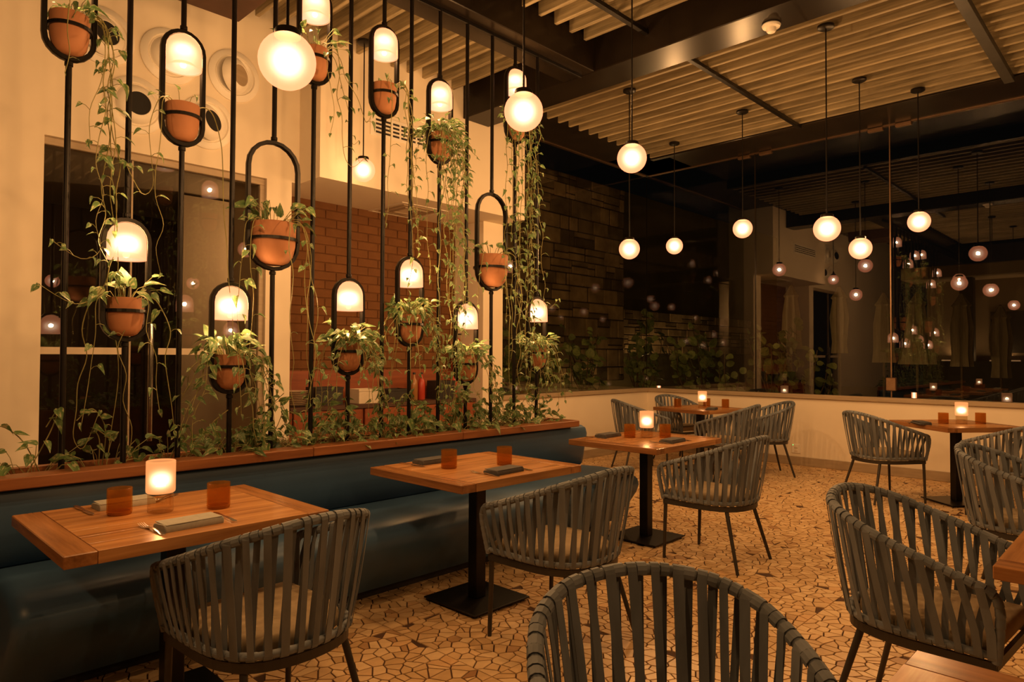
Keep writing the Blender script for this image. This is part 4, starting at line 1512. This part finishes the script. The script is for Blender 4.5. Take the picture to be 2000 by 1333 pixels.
for n, cx, cy, who, np_ in ((0, 1.02, 2.83, 'nearest left table', NP), (1, 2.64, 2.83, 'middle table', NPD), (2, 4.435, 2.885, 'far banquette table', NPD)):
    z = 0.7503
    put(np_, cx - 0.045, cy - 0.285 + 0.03, z, 0.05, 'folded cloth napkin on the chair side of the ' + who, 'folded napkins')
    put(np_, cx - 0.105, cy + 0.275, z, 0.02, 'folded cloth napkin on the banquette side of the ' + who, 'folded napkins')
    put(FK, cx - 0.165, cy - 0.235, z, 0.06, 'fork left of the napkin on the chair side of the ' + who, 'forks')
    put(KN, cx + 0.095, cy - 0.225, z, -0.04, 'knife right of the napkin on the chair side of the ' + who, 'knives')
    put(SP, cx + 0.055, cy + 0.29, z, PI - 0.9, 'spoon on the banquette side of the ' + who, 'spoons')
    put(KN, cx - 0.25, cy + 0.27, z, PI + 0.05, 'knife on the banquette side of the ' + who, 'knives')
put(NPD, 7.42, 3.92, 0.7503, 0.3, 'folded dark napkin on the corner table', 'folded napkins')
put(KN, 7.35, 4.05, 0.7503, 0.4, 'knife on the corner table', 'knives')
put(NPD, 7.30, 1.72, 0.7503, 0.6, 'folded dark napkin on the window table', 'folded napkins')
put(KN, 7.42, 1.78, 0.7503, 0.9, 'knife on the window table', 'knives')

# ------------------------------------------------------------ wait station in the brick recess
cs = thing('service_console', 'red-brown wooden service console in front of the brick wall', 'cabinet', (0, 0, 0))
MB().box(2.98, 5.22, 6.0, 6.04, 0.0, 1.22).build('back_panel', M['console_wood'], cs)
MB().box(2.98, 5.22, 5.62, 6.0, 0.86, 0.90, 0.003).build('worktop', M['shelf_dark'], cs)
MB().box(2.98, 5.22, 5.66, 6.0, 0.45, 0.48, 0.003).build('shelf', M['shelf_dark'], cs)
for x in (2.98, 3.72, 4.46, 5.19):
    MB().box(x, x + 0.03, 5.64, 6.0, 0.0, 0.86, 0.002).build('side_panel', M['console_wood'], cs)
for i in range(3):
    xa = 3.015 + i * 0.74
    d = MB().box(xa, xa + 0.70, 5.615, 5.64, 0.50, 0.855, 0.003).build('drawer', M['console_wood'], cs)
    MB().tube([(xa + 0.28, 5.600, 0.70), (xa + 0.42, 5.600, 0.70)], 0.006, 8).build('pull', M['black_steel'], d)
for k in range(9):
    t = MB().lathe([(0.0, 0.0), (0.07, 0.0), (0.115, 0.012), (0.118, 0.015), (0.07, 0.006), (0.0, 0.005)], 20).build('plate', M['china'], None, True, (3.12, 5.80, 0.90 + k * 0.016))
    tag(t, ('lowest', 'second lowest', 'third lowest', 'fourth lowest', 'middle', 'fourth from top', 'third from top', 'second from top', 'topmost')[k] + ' pale plate of the stack on the console', 'plate', 'stacked plates on the console')
bins = [(3.42, 0.28, 0.17, 'black_plastic', 'black tray standing left of centre on the console'), (3.86, 0.24, 0.14, 'china', 'pale box on the console by the brick wall'), (4.22, 0.26, 0.13, 'black_plastic', 'low black tray in the middle of the console'), (4.86, 0.24, 0.20, 'black_plastic', 'tall black box near the right end of the console')]
for x, w, h_, m, lab in bins:
    t = thing('storage_box', lab, 'box', (x, 5.80, 0.90))
    b = MB()
    b.box(-w / 2, w / 2, -0.10, 0.10, 0, 0.008)
    for q in ((-w / 2, w / 2, -0.10, -0.092), (-w / 2, w / 2, 0.092, 0.10), (-w / 2, -w / 2 + 0.008, -0.092, 0.092), (w / 2 - 0.008, w / 2, -0.092, 0.092)):
        b.box(*q, 0.008, h_)
    b.build('body', M[m], t)
    MB().box(-w / 2 - 0.006, w / 2 + 0.006, -0.106, -0.098, h_ - 0.02, h_).build('rim', M[m], t)
for i, (x, m, lab) in enumerate(((4.50, 'amber_plastic', 'amber bottle on the console between trays'), (4.60, 'red_paint', 'red bottle beside the amber one on the console'), (5.06, 'red_paint', 'red bottle at the right end of the console'))):
    t = thing('bottle', lab, 'bottle', (x, 5.82, 0.90))
    MB().lathe([(0.0, 0.0), (0.038, 0.0), (0.040, 0.006), (0.040, 0.17), (0.032, 0.205), (0.015, 0.235), (0.014, 0.275), (0.0, 0.275)], 18).build('body', M[m], t, True)
    MB().lathe([(0.0, 0.292), (0.016, 0.292), (0.017, 0.272), (0.0, 0.272)], 14).build('cap', M['black_plastic'], t, True)
ext = thing('red_cylinder', 'red cylinder hung on the right of the brick recess', 'fire extinguisher', (5.16, 5.90, 1.22))
MB().lathe([(0.0, 0.0), (0.05, 0.0), (0.055, 0.01), (0.055, 0.30), (0.045, 0.34), (0.02, 0.36), (0.0, 0.36)], 20).build('body', M['red_paint'], ext, True)
MB().lathe([(0.018, 0.36), (0.018, 0.40), (0.0, 0.40)], 12).build('valve', M['black_plastic'], ext, True)
MB().box(-0.012, 0.012, -0.08, 0.03, 0.39, 0.405, 0.002).build('lever', M['black_plastic'], ext)

# ------------------------------------------------------------ outside the glass
structure(MB().box(2.5, 34, YG + 0.2, 24, -0.2, 0.02).build('ground', M['earth']))
structure(MB().box(XR + 0.2, 34, -14, YG + 0.2, -0.2, 0.02).build('ground_terrace', M['earth']))
ST = random.Random(11)
def stone_wall(name, x0, x1, y, z0, z1, h0, w0, lab_cap=False):
    base = structure(MB().box(x0, x1, y, y + 0.35, z0, z1).build(name, M['stone_mortar']))
    z = z0
    while z < z1 - 0.05:
        h = min(h0 * ST.uniform(0.7, 1.35), z1 - z)
        x = x0
        while x < x1 - 0.02:
            w = min(w0 * ST.uniform(0.55, 1.5), x1 - x)
            dpt = ST.uniform(0.015, 0.06)
            cut = ST.uniform(0.35, 0.65) if ST.random() < 0.35 else 1.0
            for za, zb in ((0.0, cut), (cut, 1.0)):
                if zb - za > 0.05:
                    MB().box(x + 0.012, x + w - 0.012, y - dpt * (0.6 + 0.4 * za), y + 0.02, z + h * za + 0.01, z + h * zb - 0.01, 0.012).build('stone', M['stone'], base)
            x += w
        z += h
    return base
stone_wall('wall_garden_tall', 5.6, 11.48, 8.0, 0.9, 4.74, 0.27, 0.42)
stone_wall('wall_garden_low', 11.0, 20.5, 9.5, 1.45, 2.52, 0.24, 0.50)
structure(MB().box(11.2, 26.0, 11.0, 11.3, 0, 6.0).build('wall_garden_rear', M['tan_wall']))
# shrubs along the glass: each with leaves and stems
def shrub(x, y, n, hgt, rad, lab, seed, size=0.11, z0=0.02):
    rnd = random.Random(seed)
    t = thing('garden_shrub', lab, 'shrub', (x, y, z0), 0, 'shrubs along the window')
    mb = MB()
    for k in range(max(3, n // 7)):
        a = rnd.uniform(0, 2 * PI)
        e = Vector((rad * rnd.uniform(.2, 1) * math.cos(a), rad * rnd.uniform(.2, 1) * math.sin(a), hgt * rnd.uniform(.65, 1.05)))
        cv = catmull([(0, 0, 0), (e.x * .2, e.y * .2, e.z * .5), e * 0.8 + Vector((rnd.uniform(-.08, .08), 0, 0)), e], 4)
        mb.tube(cv, [0.012 * (1 - .7 * i / len(cv)) for i in range(len(cv))], 5)
        for q in range(7):
            p = cv[min(len(cv) - 1, int(len(cv) * (0.45 + 0.55 * q / 6)))]
            d = Vector((rnd.uniform(-1, 1), rnd.uniform(-1, .4), rnd.uniform(-.4, .7)))
            put_leaf(t, p + d.normalized() * 0.03, d, size * rnd.uniform(.6, 1.25), rnd, GLEAF, (rnd.uniform(-.6, .6), rnd.uniform(-1, -.2), rnd.uniform(.1, .9)))
    mb.build('branches', M['twig'], t, True)
SH = [(6.0, 6.25, 1.25, 'round-leaved garden shrub outside the glass, beside the plaster pier'), (6.45, 6.5, 1.5, 'round-leaved garden shrub behind the last pole lamp'), (6.95, 6.2, 1.3, 'round-leaved garden shrub outside, below the low window reflections'),
      (7.45, 6.6, 1.55, 'tall round-leaved garden shrub before the stone wall'), (7.95, 6.2, 1.2, 'round-leaved garden shrub left of the glass corner'), (8.45, 6.55, 1.45, 'round-leaved garden shrub at the glass corner'),
      (9.3, 6.2, 1.3, 'round-leaved garden shrub just right of the glass corner'), (9.5, 5.4, 1.3, 'round-leaved garden shrub behind the corner table candle'), (9.4, 4.7, 1.15, 'round-leaved garden shrub behind the corner chair'),
      (9.5, 4.1, 1.35, 'round-leaved garden shrub by the dark glass seam'), (9.4, 3.5, 1.15, 'round-leaved garden shrub right of the dark glass seam'), (10.4, 6.8, 1.7, 'larger garden shrub in front of the low stone wall'),
      (11.4, 6.2, 1.6, 'larger garden shrub farther along the low stone wall'), (12.2, 5.0, 1.6, 'larger garden shrub beside the first closed parasol')]
for i, (x, y, hh, lab) in enumerate(SH):
    shrub(x, y, 56, hh * 1.22, 0.40, lab, 500 + i, 0.125 if i < 11 else 0.16)
structure(MB().box(9.05, 9.85, -3.0, 5.8, 0.0, 0.72).build('trim_4', M['earth']))
# closed parasols
def parasol(x, y, lab, hgt=3.05, w=0.26):
    t = thing('closed_parasol', lab, 'parasol', (x, y, 0.02), 0, 'closed parasols on the terrace')
    MB().tube([(0, 0, 0), (0, 0, hgt)], 0.024, 10).build('pole', M['twig'], t, True)
    vs, fs = [], []
    lv = [(0.03, hgt - 0.02), (0.10, hgt - 0.16), (0.16, hgt - 0.26), (0.12, hgt - 0.30), (0.17, hgt - 0.7), (w, hgt - 1.25), (w * 1.15, hgt - 1.5)]
    n = 24
    for j, (r, z) in enumerate(lv):
        for k in range(n):
            a = 2 * PI * k / n
            rr = r * (1 + (0.22 if k % 3 == 0 else -0.10) * min(1, j / 3))
            vs.append((rr * math.cos(a), rr * math.sin(a), z))
    for j in range(len(lv) - 1):
        for k in range(n):
            fs.append((j * n + k, (j + 1) * n + k, (j + 1) * n + (k + 1) % n, j * n + (k + 1) % n))
    MB().add(vs, fs).build('canopy', M['canvas'], t, True)
    MB().lathe([(0.0, 0.0), (0.26, 0.0), (0.26, 0.05), (0.05, 0.08), (0.0, 0.08)], 20).build('foot', M['black_plastic'], t, True)
for (x, y, lab, w, hg) in ((16, 6.43, 'closed parasol farthest left on the terrace, before the low stone wall', .19, 3.05), (16, 5.36, 'closed parasol second from the left, dim before the tan wall', .13, 2.95), (16, 4.46, 'closed parasol just left of the bronze glass seam', .17, 2.75),
                       (16, 3.83, 'closed parasol right of the bronze seam, widest and best lit', .26, 2.72), (16.3, 3.10, 'closed parasol beside the lit pavilion wall', .15, 2.68), (17, 2.55, 'closed parasol farthest right, before the pavilion window', .13, 2.45)):
    parasol(x, y, lab, hg, w)
# pavilion across the terrace
pv = thing('pavilion', 'pale pavilion across the terrace with dark columns and a wall lit from below', 'building', (0, 0, 0))
MB().box(20.0, 20.3, -6.0, 4.55, 0.0, 3.6).build('wall', M['facade'], pv)
MB().box(19.0, 20.6, -6.0, 4.9, 3.3, 3.6, 0.02).build('roof_slab', M['facade'], pv)
for y in (3.55, 2.25, 0.6, -1.4):
    MB().box(19.2, 19.45, y - 0.14, y + 0.14, 0.0, 3.3).build('column', M['black_plastic'], pv)
MB().box(19.97, 20.0, 2.5, 3.2, 1.5, 2.5).build('window', M['black_plastic'], pv)
MB().box(18.9, 20.0, -6.0, 4.4, 0.0, 1.30).build('counter', M['black_plastic'], pv)
for y in (3.9, 2.9, 1.7, -0.2):
    MB().box(19.80, 19.86, y - 0.3, y + 0.3, 1.302, 1.33).build('light_strip', M['strip_glow'], pv)
    l = bpy.data.lights.new('wall_washer', 'AREA')
    l.energy, l.color, l.shape, l.size, l.size_y = 8.0, (1.0, 0.55, 0.22), 'RECTANGLE', 0.7, 0.05
    lo = bpy.data.objects.new('wall_washer', l)
    COL.objects.link(lo)
    lo.parent = pv
    lo.location = (19.83, y, 1.36)
    lo.rotation_euler = (0, math.radians(160), 0)
# bollard lamps added to brighten the plants, parasols and stone
for (x, y, w, lab) in ((9.9, 7.3, 24.0, 'bollard lamp added to light the tall stone wall'), (13.6, 8.5, 260.0, 'bollard lamp added to light the low stone wall'), (14.8, 3.6, 28.0, 'bollard lamp added to light the parasols'), (6.5, 7.3, 8.0, 'bollard lamp added for light behind the pier')):
    t = thing('added_bollard', lab, 'lamp', (x, y, 0.02), 0, 'added bollard lamps')
    MB().tube([(0, 0, 0), (0, 0, 0.55)], 0.04, 12).build('post', M['black_steel'], t, True)
    MB().lathe([(0.0, 0.71), (0.07, 0.71), (0.07, 0.69), (0.0, 0.69)], 16).build('cap', M['black_steel'], t, True)
    MB().lathe([(0.045, 0.55), (0.045, 0.69)], 16).build('lens', M['globe'], t, True)
    point_light('lamp_light', t, (0, 0, 0.62), w, 0.04, (1.0, 0.62, 0.26))
print('LEAVES', NLEAF[0], 'OBJECTS', len(bpy.data.objects), 'CELLS', len(cells))
